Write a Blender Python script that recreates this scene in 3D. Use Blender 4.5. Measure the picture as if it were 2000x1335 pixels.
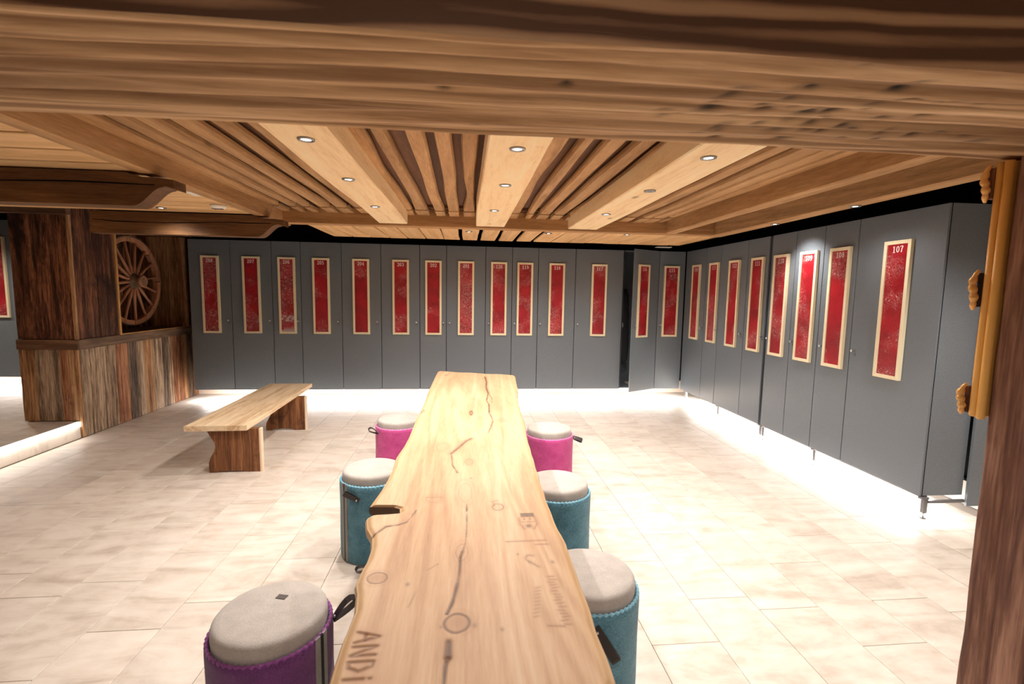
import bpy, bmesh, math, random
import numpy as np
from mathutils import Matrix, Vector

random.seed(7)
rng = np.random.default_rng(11)
PI = math.pi
for o in list(bpy.data.objects):
    bpy.data.objects.remove(o, do_unlink=True)
scn = bpy.context.scene
COL = scn.collection

# ------------------------------------------------------------------ camera
CAM_F, PITCH, YAW, ROLL, H = 931.34, math.radians(5.7843), math.radians(5.5509), math.radians(0.9491), 1.7
fwd = Vector((math.sin(YAW) * math.cos(PITCH), math.cos(YAW) * math.cos(PITCH), -math.sin(PITCH)))
rt = Vector((math.cos(YAW), -math.sin(YAW), 0)); up = rt.cross(fwd)
r2 = rt * math.cos(ROLL) + up * math.sin(ROLL); u2 = up * math.cos(ROLL) - rt * math.sin(ROLL)
cd = bpy.data.cameras.new('camera'); cam = bpy.data.objects.new('camera', cd); COL.objects.link(cam)
cd.sensor_fit = 'HORIZONTAL'; cd.sensor_width = 36; cd.lens = CAM_F / 2000 * 36
cd.clip_start = 0.02; cd.clip_end = 60
cam.matrix_world = Matrix(((r2.x, u2.x, -fwd.x, 0), (r2.y, u2.y, -fwd.y, 0), (r2.z, u2.z, -fwd.z, H), (0, 0, 0, 1)))
cd.dof.use_dof = True; cd.dof.focus_distance = 5.2; cd.dof.aperture_fstop = 4.8
scn.camera = cam

# ------------------------------------------------------------------ world, exposure
w = bpy.data.worlds.new('world'); scn.world = w; w.use_nodes = True
w.node_tree.nodes['Background'].inputs[0].default_value = (1, .93, .85, 1)
w.node_tree.nodes['Background'].inputs[1].default_value = 0.05
scn.view_settings.view_transform = 'Standard'; scn.view_settings.look = 'None'
scn.view_settings.gamma = 1; scn.view_settings.use_curve_mapping = False
scn.view_settings.exposure = 0.84
SPOT_W = 46.0      # one downlight
LED_W = 9.5        # per metre of LED strip under the lockers
WARM = (1, .87, .73); NEUT = (1, .93, .86); COOL = (1, .95, .92)


def spot(x, y, z, power=SPOT_W, size=150, blend=.9, color=NEUT, rad=.035):
    l = bpy.data.lights.new('spot_beam', 'SPOT'); l.energy = power; l.color = color
    l.spot_size = math.radians(size); l.spot_blend = blend; l.shadow_soft_size = rad
    o = bpy.data.objects.new('spot_beam', l); o.location = (x, y, z); COL.objects.link(o)
    return o


def strip(x0, x1, y0, y1, z, power, color=COOL, rot=(0, 0, 0)):
    l = bpy.data.lights.new('led_glow', 'AREA'); l.shape = 'RECTANGLE'; l.energy = power; l.color = color
    l.size = max(x1 - x0, .02); l.size_y = max(y1 - y0, .02)
    o = bpy.data.objects.new('led_glow', l); o.location = ((x0 + x1) / 2, (y0 + y1) / 2, z)
    o.rotation_euler = rot; COL.objects.link(o)
    return o


# light of the LED strips under the lockers and the step nosing
strip(-4.0, 3.5, 7.56, 7.60, .17, LED_W * 7.5)
strip(3.66, 3.70, 3.3, 7.4, .165, LED_W * 4.6)
strip(-8.5, -4.95, 7.75, 7.79, .33, LED_W * 3.5)
strip(-4.285, -4.265, .4, 5.65, .17, 3, color=NEUT, rot=(0, math.radians(25), 0))
# the room goes on behind the camera; unseen spots added there for more light
for x in (-6.5, -3.2, 0, 2.6):
    for y in (-1.9, -.3):
        spot(x, y, 2.6, power=SPOT_W * .9)
for x in (-7.4, -5.9):  # unseen spots added on the left to brighten the platform
    for y in (2.4, 4.6, 6.6):
        spot(x, y, 2.55, power=SPOT_W * .8, color=WARM)


# ------------------------------------------------------------------ materials
def srgb(r, g, b):
    f = lambda c: (c / 255 / 12.92) if c / 255 <= .04045 else ((c / 255 + .055) / 1.055) ** 2.4
    return (f(r), f(g), f(b), 1)


class NT:
    def __init__(s, name):
        s.m = bpy.data.materials.new(name); s.m.use_nodes = True
        s.t = s.m.node_tree; s.n = s.t.nodes; s.b = s.n['Principled BSDF']
    def add(s, typ, **kw):
        n = s.n.new(typ)
        for k, v in kw.items(): setattr(n, k, v)
        return n
    def link(s, a, b): s.t.links.new(a, b)
    def val(s, sock, v):
        if hasattr(v, 'links') or isinstance(v, bpy.types.NodeSocket): s.link(v, sock)
        else: sock.default_value = v
    def math(s, op, a, b=0.0, c=0.0, clamp=False):
        n = s.add('ShaderNodeMath', operation=op); n.use_clamp = clamp
        s.val(n.inputs[0], a); s.val(n.inputs[1], b); s.val(n.inputs[2], c)
        return n.outputs[0]
    def mix(s, f, a, b, mode='MIX'):
        n = s.add('ShaderNodeMix', data_type='RGBA', blend_type=mode)
        s.val(n.inputs[0], f); s.val(n.inputs[6], a); s.val(n.inputs[7], b)
        return n.outputs[2]
    def noise(s, vec, scale, detail=3, rough=.5, dist=0):
        n = s.add('ShaderNodeTexNoise'); s.link(vec, n.inputs['Vector'])
        n.inputs['Scale'].default_value = scale; n.inputs['Detail'].default_value = detail
        n.inputs['Roughness'].default_value = rough; n.inputs['Distortion'].default_value = dist
        return n.outputs['Fac']
    def ramp(s, f, stops):
        n = s.add('ShaderNodeValToRGB'); s.link(f, n.inputs[0]); e = n.color_ramp.elements
        while len(e) < len(stops): e.new(.5)
        for i, (p, c) in enumerate(stops): e[i].position = p; e[i].color = c if len(c) == 4 else (*c, 1)
        return n.outputs[0]
    def rng(s, v, a, b, c=0, d=1, smooth=True):
        n = s.add('ShaderNodeMapRange'); n.interpolation_type = 'SMOOTHSTEP' if smooth else 'LINEAR'
        s.val(n.inputs[0], v)
        for i, x in enumerate((a, b, c, d)): n.inputs[i + 1].default_value = x
        return n.outputs[0]
    def coords(s, scale=(1, 1, 1), rand=True):
        tc = s.add('ShaderNodeTexCoord'); v = tc.outputs['Object']
        if rand:
            oi = s.add('ShaderNodeObjectInfo'); vm = s.add('ShaderNodeVectorMath', operation='SCALE')
            vm.inputs[0].default_value = (37.1, 23.7, 51.3); s.link(oi.outputs['Random'], vm.inputs['Scale'])
            ad = s.add('ShaderNodeVectorMath', operation='ADD'); s.link(v, ad.inputs[0]); s.link(vm.outputs[0], ad.inputs[1])
            v = ad.outputs[0]; s.rand = oi.outputs['Random']
        mp = s.add('ShaderNodeMapping'); mp.inputs['Scale'].default_value = scale; s.link(v, mp.inputs['Vector'])
        return mp.outputs[0]
    def bump(s, h, strength=.3, dist=.01):
        n = s.add('ShaderNodeBump'); n.inputs['Strength'].default_value = strength
        n.inputs['Distance'].default_value = dist; s.link(h, n.inputs['Height'])
        s.link(n.outputs[0], s.b.inputs['Normal'])


def plain(name, col, rough=.5, metal=0, emit=None, es=0, spec=None):
    n = NT(name); n.b.inputs['Base Color'].default_value = col
    n.b.inputs['Roughness'].default_value = rough; n.b.inputs['Metallic'].default_value = metal
    if emit: n.b.inputs['Emission Color'].default_value = emit; n.b.inputs['Emission Strength'].default_value = es
    if spec is not None: n.b.inputs['Specular IOR Level'].default_value = spec
    return n.m


def wood(name, dark, mid, light, axis='Y', ring=9, fine=1.0, ringw=.14, groove=None, knots=.5, rough=.7, bump=.25, vary=.25, contrast=1.0, streak=.5, wear=None, attr=False, lift=.78, st_=.09):
    """procedural timber with the grain along the axis"""
    st = {'X': (st_, 1, 1), 'Y': (1, st_, 1), 'Z': (1, 1, st_)}[axis]
    g_ = lift
    f_ = lambda c: tuple(min(.9, x ** g_) for x in c[:3]) + (1,)
    dark, mid, light = f_(dark), f_(mid), f_(light)
    n = NT(name); v = n.coords(st)
    big = n.noise(v, 4.0, 2, .5, .4)
    rings = n.math('SINE', n.math('MULTIPLY', big, ring * 6.28))
    rings = n.math('MULTIPLY_ADD', rings, .5, .5)
    fib = n.noise(v, 90, 4, .65)
    mid_n = n.noise(v, 17, 5, .65, .3)
    t = n.math('MULTIPLY', rings, ringw)
    t = n.math('MULTIPLY_ADD', fib, .42 * fine, t)
    t = n.math('MULTIPLY_ADD', n.noise(v, 42, 4, .7), .45 * (fine - 1), t)
    t = n.math('MULTIPLY_ADD', mid_n, streak, t)
    t = n.math('SUBTRACT', t, streak * .5 + ringw / 2 + .21 * fine + .225 * (fine - 1) - .5)
    t = n.math('MULTIPLY_ADD', n.math('SUBTRACT', t, .5), contrast, .5, clamp=True)
    c = n.ramp(t, [(.18, dark), (.5, mid), (.82, light)])
    if knots > 0:
        kv = n.coords({'X': (.45, 1, 1), 'Y': (1, .45, 1), 'Z': (1, 1, .45)}[axis])
        vo = n.add('ShaderNodeTexVoronoi'); vo.inputs['Scale'].default_value = 2.6; n.link(kv, vo.inputs['Vector'])
        d = vo.outputs['Distance']
        k = n.rng(d, .03, .085, 1, 0)
        keep = n.math('GREATER_THAN', n.noise(kv, .9, 1), .52)
        k = n.math('MULTIPLY', n.math('MULTIPLY', k, keep), knots)
        c = n.mix(k, c, tuple(x * .35 for x in dark[:3]) + (1,))
    if wear:
        wv = n.noise(n.coords((1, 1, 1)), 3.2, 5, .7)
        c = n.mix(n.rng(wv, wear[0], wear[1], 0, wear[3]), c, wear[2])
    hs = n.add('ShaderNodeHueSaturation'); n.link(c, hs.inputs['Color'])
    n.link(n.math('MULTIPLY_ADD', n.rand, vary, 1 - vary * .5), hs.inputs['Value'])
    c = hs.outputs[0]
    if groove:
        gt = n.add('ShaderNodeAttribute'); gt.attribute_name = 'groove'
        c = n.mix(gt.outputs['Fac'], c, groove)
    if attr:
        at = n.add('ShaderNodeAttribute'); at.attribute_name = 'marks'
        c = n.mix(at.outputs['Fac'], c, attr)
    n.link(c, n.b.inputs['Base Color'])
    n.b.inputs['Roughness'].default_value = rough; n.b.inputs['Specular IOR Level'].default_value = .3
    hgt = n.math('MULTIPLY_ADD', fib, .6, n.math('MULTIPLY', rings, .25))
    n.bump(hgt, bump, .004)
    return n.m


def lin(*c): return (*c, 1)
M = {}
M['brown_y'] = wood('brown_timber', srgb(126, 90, 56), srgb(174, 134, 90), srgb(204, 166, 120), 'Y', ring=5, knots=.4, vary=.24, lift=1.0, fine=1.3)
M['brown_x'] = wood('brown_timber_across', srgb(120, 84, 50), srgb(168, 126, 82), srgb(200, 158, 110), 'X', ring=5, knots=.4, vary=.2, lift=1)
M['brown_dark_y'] = wood('brown_backing', srgb(62, 40, 22), srgb(96, 64, 38), srgb(126, 88, 54), 'Y', ring=4, knots=.3, vary=.4, lift=1.05)
M['light_y'] = wood('fresh_spruce', srgb(206, 162, 106), srgb(240, 204, 150), srgb(250, 224, 178), 'Y', ring=4, knots=.8, vary=.04, bump=.2, streak=.8, lift=.76, fine=1.2, wear=(.6, .72, srgb(214, 170, 112), .5))
M['gold_x'] = wood('honey_board', srgb(166, 116, 66), srgb(212, 162, 104), srgb(232, 190, 134), 'X', ring=5, knots=.4, vary=.14)
M['gold_y'] = wood('honey_board_long', srgb(150, 104, 60), srgb(204, 154, 98), srgb(226, 182, 128), 'Y', ring=5, knots=.4, vary=.2)
M['corbel'] = wood('corbel_timber', srgb(60, 38, 22), srgb(106, 74, 44), srgb(144, 106, 68), 'X', ring=3, knots=.3, vary=.12, lift=1.05, streak=.8)
M['old'] = wood('dark_old_timber', srgb(36, 20, 15), srgb(92, 52, 35), srgb(150, 94, 62), 'Z', ring=4, fine=1.9, knots=.6, vary=.5, streak=1.1, rough=.6, contrast=1.6, lift=.86, wear=(.50, .68, srgb(36, 24, 20), .8), bump=.7, st_=.085)
M['old_x'] = wood('dark_old_timber_x', srgb(40, 24, 17), srgb(84, 54, 36), srgb(128, 90, 62), 'X', ring=4, knots=.5, vary=.3, streak=.8)
M['old_y'] = wood('dark_old_timber_y', srgb(52, 36, 28), srgb(98, 74, 56), srgb(144, 114, 88), 'Y', ring=5, knots=.5, vary=.2, streak=.8)
M['weathered'] = wood('weathered_board', srgb(86, 68, 52), srgb(152, 126, 100), srgb(200, 174, 144), 'Z', ring=5, knots=.7, vary=.3, streak=.9, contrast=1.9, fine=1.9, lift=.84, bump=.6, st_=.06, wear=(.56, .74, srgb(58, 44, 36), .6))
M['reddish'] = wood('reddish_board', srgb(92, 50, 30), srgb(148, 92, 60), srgb(188, 132, 94), 'Z', ring=5, knots=.6, vary=.2, streak=.8, contrast=1.9, fine=1.9, lift=.84, bump=.6, st_=.06, wear=(.56, .74, srgb(58, 44, 36), .6))
M['tan'] = wood('tan_board', srgb(104, 66, 38), srgb(160, 112, 72), srgb(200, 154, 108), 'Z', ring=5, knots=.6, vary=.2, streak=.8, contrast=1.9, fine=1.9, lift=.84, bump=.6, st_=.06, wear=(.56, .74, srgb(58, 44, 36), .6))
M['smoky'] = wood('smoky_board', srgb(44, 34, 28), srgb(94, 76, 62), srgb(140, 118, 98), 'Z', ring=5, knots=.7, vary=.3, streak=.9, contrast=1.9, fine=1.9, lift=.84, bump=.6, st_=.06, wear=(.56, .74, srgb(58, 44, 36), .6))
M['post'] = wood('post_timber', srgb(44, 24, 20), srgb(94, 58, 44), srgb(148, 104, 82), 'Z', ring=3, knots=.5, vary=0, streak=1.0, contrast=1.3, lift=.8, fine=1.4, st_=.06)
M['wheel'] = wood('wheel_timber', srgb(104, 58, 36), srgb(156, 98, 66), srgb(190, 134, 96), 'Z', ring=4, knots=.2, vary=.2)
M['trim_z'] = wood('amber_trim', srgb(150, 100, 48), srgb(196, 140, 76), srgb(222, 172, 108), 'Z', ring=4, knots=0, vary=0)
M['bench_top'] = wood('pale_bench_board', srgb(190, 156, 114), srgb(234, 208, 172), srgb(244, 224, 194), 'Y', ring=5, knots=.7, vary=.08, streak=.8, lift=1, contrast=1.3)
M['bench_leg'] = wood('stained_bench_slab', srgb(66, 38, 22), srgb(122, 78, 48), srgb(166, 114, 74), 'Z', ring=4, knots=.4, vary=.1, streak=.9, fine=1.6, contrast=1.3, lift=.95, st_=.05, wear=(.5, .7, srgb(50, 30, 24), .7))
M['bench_edge'] = wood('pale_sapwood', srgb(214, 174, 134), srgb(238, 208, 176), srgb(250, 228, 202), 'Z', ring=4, knots=0, vary=.05)
M['base_wood'] = wood('pale_plinth', srgb(214, 186, 160), srgb(238, 216, 194), srgb(246, 230, 212), 'X', ring=4, knots=.1, vary=.06)
M['frame_wood'] = wood('pale_frame', srgb(236, 204, 156), srgb(250, 226, 184), srgb(253, 236, 204), 'Z', ring=4, knots=0, vary=.05, bump=.08)
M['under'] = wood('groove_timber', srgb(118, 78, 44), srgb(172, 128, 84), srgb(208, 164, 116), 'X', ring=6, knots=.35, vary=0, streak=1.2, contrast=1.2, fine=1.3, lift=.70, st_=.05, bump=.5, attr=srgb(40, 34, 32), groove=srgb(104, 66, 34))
M['beam_face'] = wood('knotty_dark_face', srgb(60, 34, 20), srgb(128, 84, 54), srgb(166, 120, 80), 'X', ring=7, ringw=1.0, knots=1, vary=0, streak=.3, contrast=.9, lift=.66)


def table_mat():
    n = NT('live_edge_spruce'); v = n.coords((1, .07, 1), rand=False)
    big = n.noise(v, 3.2, 2, .5, .6)
    rings = n.math('MULTIPLY_ADD', n.math('SINE', n.math('MULTIPLY', big, 70)), .5, .5)
    fib = n.noise(v, 110, 4, .65)
    mid_n = n.noise(v, 9, 4, .6)
    t = n.math('MULTIPLY', rings, .12); t = n.math('MULTIPLY_ADD', fib, .32, t); t = n.math('MULTIPLY_ADD', mid_n, .5, n.math('ADD', t, .125))
    c = n.ramp(t, [(.36, srgb(156, 118, 86)), (.58, srgb(184, 149, 114)), (.8, srgb(200, 172, 142))])
    blot = n.noise(n.coords((1, .5, 1), rand=False), 2.4, 3)
    c = n.mix(n.rng(blot, .5, .72, 0, .35), c, srgb(170, 128, 94))
    e = n.add('ShaderNodeAttribute'); e.attribute_name = 'sap'
    c = n.mix(e.outputs['Fac'], c, srgb(202, 168, 122))
    a = n.add('ShaderNodeAttribute'); a.attribute_name = 'marks'
    c = n.mix(a.outputs['Fac'], c, srgb(66, 46, 40))
    k = n.add('ShaderNodeAttribute'); k.attribute_name = 'soft'
    c = n.mix(k.outputs['Fac'], c, srgb(142, 98, 68))
    n.link(c, n.b.inputs['Base Color']); n.b.inputs['Roughness'].default_value = .5
    n.b.inputs['Specular IOR Level'].default_value = .35
    n.bump(fib, .12, .002)
    return n.m


M['table'] = table_mat()
M['bark'] = wood('bark_edge', srgb(70, 38, 24), srgb(120, 74, 48), srgb(190, 134, 88), 'Y', ring=4, knots=.2, vary=0)


def tile_mat():
    n = NT('pale_stone_tile'); v = n.coords((1, 1, 1))
    rot = n.add('ShaderNodeMapping'); rot.inputs['Rotation'].default_value = (0, 0, .5); rot.inputs['Scale'].default_value = (1, 3.4, 1)
    n.link(v, rot.inputs['Vector'])
    a = n.noise(rot.outputs[0], 2.2, 6, .62, .8); b = n.noise(v, 9, 5, .6)
    t = n.math('MULTIPLY_ADD', b, .3, n.math('MULTIPLY', a, .7))
    c = n.ramp(t, [(.3, srgb(190, 175, 160)), (.5, srgb(220, 209, 197)), (.7, srgb(234, 227, 217))])
    hs = n.add('ShaderNodeHueSaturation'); n.link(c, hs.inputs['Color']); n.link(n.math('MULTIPLY_ADD', n.rand, .1, .93), hs.inputs['Value'])
    n.link(hs.outputs[0], n.b.inputs['Base Color'])
    n.link(n.rng(b, .3, .7, .34, .5), n.b.inputs['Roughness'])
    n.b.inputs['Specular IOR Level'].default_value = .45
    n.bump(t, .06, .004)
    return n.m


M['tile'] = tile_mat()
M['grout'] = plain('grout', srgb(184, 172, 160), .9)


def locker_mat():
    n = NT('anthracite_laminate'); v = n.coords((1, 1, 1))
    c = n.ramp(n.noise(v, 180, 3), [(.3, srgb(103, 112, 121)), (.7, srgb(121, 129, 138))])
    n.link(c, n.b.inputs['Base Color']); n.b.inputs['Roughness'].default_value = .36
    n.b.inputs['Specular IOR Level'].default_value = .55
    n.bump(n.noise(v, 260, 2), .05, .002)
    return n.m


M['locker'] = locker_mat()
M['locker_edge'] = plain('locker_edge', srgb(120, 122, 124), .5)


def red_mat(name, lo=.46, hi=.62, foot=False):
    n = NT(name); v = n.coords((1, 1, 1))
    st = n.add('ShaderNodeMapping'); st.inputs['Rotation'].default_value = (.4, .5, .3)
    n.link(v, st.inputs['Vector'])
    s1 = n.noise(st.outputs[0], 19, 6, .72, 2.6)
    s2 = n.noise(st.outputs[0], 46, 6, .78, 1.4)
    reg = n.rng(n.noise(v, 3.6, 3), lo, hi, .06, 1)
    th = n.math('ABSOLUTE', n.math('SUBTRACT', s1, .5))
    line = n.rng(th, .002, .011, 1, 0)
    blot = n.rng(s2, .585, .615, 0, 1)
    m = n.math('MULTIPLY', n.math('MAXIMUM', n.math('MULTIPLY', line, .8), blot), reg, clamp=True)
    c0 = n.ramp(n.noise(v, 5, 3), [(.35, srgb(142, 10, 28)), (.65, srgb(178, 18, 36))])
    c = n.mix(m, c0, srgb(244, 226, 222))
    if foot:
        tc = n.add('ShaderNodeTexCoord'); sx = n.add('ShaderNodeSeparateXYZ'); n.link(tc.outputs['Object'], sx.inputs[0])
        band = n.math('MULTIPLY', n.rng(sx.outputs['Z'], 1.06, 1.16, 1, 0), n.rng(n.noise(v, 11, 4, .6), .42, .5, 0, 1))
        band2 = n.math('MULTIPLY', n.rng(n.math('ABSOLUTE', n.math('SUBTRACT', sx.outputs['Z'], 1.27)), .02, .07, .8, 0), n.rng(n.noise(v, 24, 5, .7), .45, .55, 0, 1))
        c = n.mix(n.math('MAXIMUM', band, band2), c, srgb(214, 206, 208))
    n.link(c, n.b.inputs['Base Color']); n.b.inputs['Roughness'].default_value = .38
    return n.m


M['red'] = red_mat('scratched_red_lacquer')
M['red_worn'] = red_mat('heavily_scratched_red_lacquer', .30, .46)
M['red_foot'] = red_mat('red_lacquer_rubbed_at_foot', .38, .54, True)
M['white_paint'] = plain('white_number_paint', srgb(244, 236, 230), .5)
M['chrome'] = plain('brushed_steel', (.75, .75, .76, 1), .28, 1)
M['steel'] = plain('steel_leg', (.16, .16, .17, 1), .45, .3)
M['black'] = plain('black_void', (.006, .006, .007, 1), .9, spec=.1)
M['plaster'] = plain('rear_plaster', srgb(206, 192, 176), .9)
M['lamp_on'] = plain('lamp_lens_lit', (1, 1, 1, 1), .4, emit=(1, .97, .93, 1), es=9)
M['lamp_off'] = plain('lamp_lens_unlit', srgb(150, 140, 130), .25)
M['led'] = plain('led_profile', (1, 1, 1, 1), .5, emit=(1, .96, .92, 1), es=2.2)
M['ring'] = plain('lamp_ring', (.3, .29, .28, 1), .35, .9)
M['white_plastic'] = plain('white_plastic', srgb(232, 228, 220), .5)
M['dark_plastic'] = plain('dark_plastic', srgb(30, 28, 28), .5)
M['leather'] = plain('dark_leather', srgb(52, 45, 44), .45)
M['leather_edge'] = plain('leather_edge', srgb(120, 108, 98), .6)
M['label_fabric'] = plain('dark_grey_label', srgb(84, 76, 72), .8)
M['bag'] = plain('dark_bag', srgb(48, 46, 52), .85)


def felt(name, a, b, rib=True, scale=240):
    n = NT(name); v = n.coords((1, 1, 1), rand=False)
    f = n.noise(v, scale, 4, .7); g = n.noise(v, 14, 3)
    t = n.math('MULTIPLY_ADD', g, .35, n.math('MULTIPLY', f, .65))
    n.link(n.ramp(t, [(.32, a), (.68, b)]), n.b.inputs['Base Color'])
    n.b.inputs['Roughness'].default_value = .95; n.b.inputs['Specular IOR Level'].default_value = .15
    n.b.inputs['Sheen Weight'].default_value = .25
    n.bump(f, .5, .004)
    return n.m


M['teal'] = felt('teal_felt', srgb(52, 98, 116), srgb(112, 160, 178), scale=150)
M['teal_rim'] = felt('teal_stitch', srgb(104, 176, 204), srgb(164, 214, 234))
M['pink'] = felt('pink_felt', srgb(170, 44, 114), srgb(224, 102, 164))
M['pink_rim'] = felt('pink_stitch', srgb(220, 96, 170), srgb(246, 160, 208))
M['purple'] = felt('purple_felt', srgb(74, 34, 80), srgb(130, 74, 134))
M['purple_rim'] = felt('purple_stitch', srgb(120, 52, 122), srgb(160, 96, 160))
M['cushion'] = felt('grey_cushion_felt', srgb(160, 152, 146), srgb(196, 189, 182))
M['zip'] = felt('grey_zip_tape', srgb(126, 124, 118), srgb(160, 156, 148))
M['gilt'] = plain('gilt_moulding', srgb(244, 190, 104), .42, .05)
M['gilt_old'] = plain('gilt_carving', srgb(226, 172, 100), .35, .3)
M['mirror'] = plain('mirror_glass', (.9, .9, .9, 1), .03, 1)


# ------------------------------------------------------------------ builders
def obj(name, verts, faces, mat, parent=None, smooth=False):
    me = bpy.data.meshes.new(name); me.from_pydata([tuple(map(float, v)) for v in verts], [], faces); me.update()
    if mat: me.materials.append(M[mat] if isinstance(mat, str) else mat)
    if smooth:
        me.polygons.foreach_set('use_smooth', [True] * len(me.polygons))
    o = bpy.data.objects.new(name, me); COL.objects.link(o)
    if parent: o.parent = parent
    return o


def bm_obj(name, bm, mat, parent=None, smooth=False):
    me = bpy.data.meshes.new(name); bm.to_mesh(me); bm.free()
    me.materials.append(M[mat] if isinstance(mat, str) else mat)
    if smooth: me.polygons.foreach_set('use_smooth', [True] * len(me.polygons))
    o = bpy.data.objects.new(name, me); COL.objects.link(o)
    if parent: o.parent = parent
    return o


def empty(name, loc=(0, 0, 0), rz=0, **kw):
    o = bpy.data.objects.new(name, None); COL.objects.link(o); o.location = loc; o.rotation_euler = (0, 0, rz)
    o.empty_display_size = .1
    for k, v in kw.items(): o[k] = v
    return o


def tag(o, label=None, category=None, group=None, kind=None):
    for k, v in (('label', label), ('category', category), ('group', group), ('kind', kind)):
        if v: o[k] = v
    return o


def bxbm(bm, x0, x1, y0, y1, z0, z1, bev=0, seg=1):
    vs = [bm.verts.new(p) for p in ((x0, y0, z0), (x1, y0, z0), (x1, y1, z0), (x0, y1, z0), (x0, y0, z1), (x1, y0, z1), (x1, y1, z1), (x0, y1, z1))]
    fs = [bm.faces.new([vs[i] for i in f]) for f in ((0, 3, 2, 1), (4, 5, 6, 7), (0, 1, 5, 4), (1, 2, 6, 5), (2, 3, 7, 6), (3, 0, 4, 7))]
    if bev > 0:
        es = {e for f in fs for e in f.edges}
        bmesh.ops.bevel(bm, geom=list(es), offset=bev, segments=seg, affect='EDGES', clamp_overlap=True)


def box(name, x0, x1, y0, y1, z0, z1, mat, parent=None, bev=0, seg=1):
    bm = bmesh.new(); bxbm(bm, x0, x1, y0, y1, z0, z1, bev, seg)
    return bm_obj(name, bm, mat, parent)


def loft(rings, cap=True):
    """rings: list of closed point lists of equal length"""
    n = len(rings[0]); V = [p for r in rings for p in r]; F = []
    for i in range(len(rings) - 1):
        for j in range(n):
            k = (j + 1) % n
            F.append((i * n + j, i * n + k, (i + 1) * n + k, (i + 1) * n + j))
    if cap: F.append(tuple(range(n - 1, -1, -1))); F.append(tuple(range((len(rings) - 1) * n, len(rings) * n)))
    return V, F


def tube(name, path, r, mat, parent=None, n=10, smooth=True, closed=False):
    rings = []; P = [Vector(p) for p in path]
    for i, p in enumerate(P):
        a = P[max(i - 1, 0)]; b = P[min(i + 1, len(P) - 1)]
        if closed: a = P[i - 1]; b = P[(i + 1) % len(P)]
        t = (b - a).normalized(); s = t.cross(Vector((0, 0, 1)))
        if s.length < .05: s = t.cross(Vector((1, 0, 0)))
        s.normalize(); u = s.cross(t)
        rr = r[i] if isinstance(r, (list, tuple)) else r
        rings.append([p + s * rr * math.cos(2 * PI * k / n) + u * rr * math.sin(2 * PI * k / n) for k in range(n)])
    if closed: rings.append(rings[0])
    V, F = loft(rings, cap=not closed)
    return obj(name, V, F, mat, parent, smooth)


def lathe(name, prof, mat, parent=None, n=40, center=(0, 0, 0), smooth=True, ax='Z', mod=None):
    V = []; F = []
    for i, (r, h) in enumerate(prof):
        for k in range(n):
            a = 2 * PI * k / n; rr = r + (mod(i, k) if mod else 0)
            p = (rr * math.cos(a), rr * math.sin(a), h)
            if ax == 'X': p = (h, p[0], p[1])
            if ax == 'Y': p = (p[0], h, p[1])
            V.append((p[0] + center[0], p[1] + center[1], p[2] + center[2]))
    for i in range(len(prof) - 1):
        for k in range(n):
            k2 = (k + 1) % n; F.append((i * n + k, i * n + k2, (i + 1) * n + k2, (i + 1) * n + k))
    F.append(tuple(range(n - 1, -1, -1))); F.append(tuple(range((len(prof) - 1) * n, len(prof) * n)))
    if ax == 'Y': F = [tuple(reversed(f)) for f in F]
    return obj(name, V, F, mat, parent, smooth)


def wob(n, amp, k=4):
    """smooth random wobble"""
    c = rng.normal(0, 1, k + 3); x = np.linspace(0, k, n); i = x.astype(int); f = x - i; f = f * f * (3 - 2 * f)
    return (c[i] * (1 - f) + c[i + 1] * f) * amp


def plank(name, axis, u0, u1, v0, v1, w0, w1, mat, parent=None, amp=.004, seg=10, bev=.006, both=True):
    """board running along axis from u0 to u1; v is its width direction, w its thickness direction;
    edges waver like sawn live-edge boards. axis Y: v=X w=Z; axis X: v=Y w=Z; Zx: v=X w=Y; Zy: v=Y w=X"""
    L = wob(seg + 1, amp); R = wob(seg + 1, amp); rings = []
    for i, u in enumerate(np.linspace(u0, u1, seg + 1)):
        a = v0 + L[i]; b = v1 + R[i]; c = bev
        pr = [(a + c, w0), (b - c, w0), (b, w0 + c), (b, w1 - c), (b - c, w1), (a + c, w1), (a, w1 - c), (a, w0 + c)]
        m = {'Y': lambda p: (p[0], u, p[1]), 'X': lambda p: (u, p[0], p[1]), 'Zx': lambda p: (p[0], p[1], u), 'Zy': lambda p: (p[1], p[0], u)}[axis]
        rings.append([m(p) for p in pr])
    V, F = loft(rings)
    o = obj(name, V, F, mat, parent)
    bm = bmesh.new(); bm.from_mesh(o.data); bmesh.ops.recalc_face_normals(bm, faces=bm.faces); bm.to_mesh(o.data); bm.free()
    return o


def extrude_poly(name, pts, a0, a1, mp, mat, parent=None, smooth=False):
    """pts: 2D outline; mp(p, a) -> 3D"""
    n = len(pts); bm = bmesh.new()
    A = [bm.verts.new(mp(p, a0)) for p in pts]; B = [bm.verts.new(mp(p, a1)) for p in pts]
    bm.faces.new(A); bm.faces.new(list(reversed(B)))
    for i in range(n):
        j = (i + 1) % n; bm.faces.new((A[j], A[i], B[i], B[j]))
    bmesh.ops.recalc_face_normals(bm, faces=bm.faces)
    return bm_obj(name, bm, mat, parent, smooth)


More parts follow.
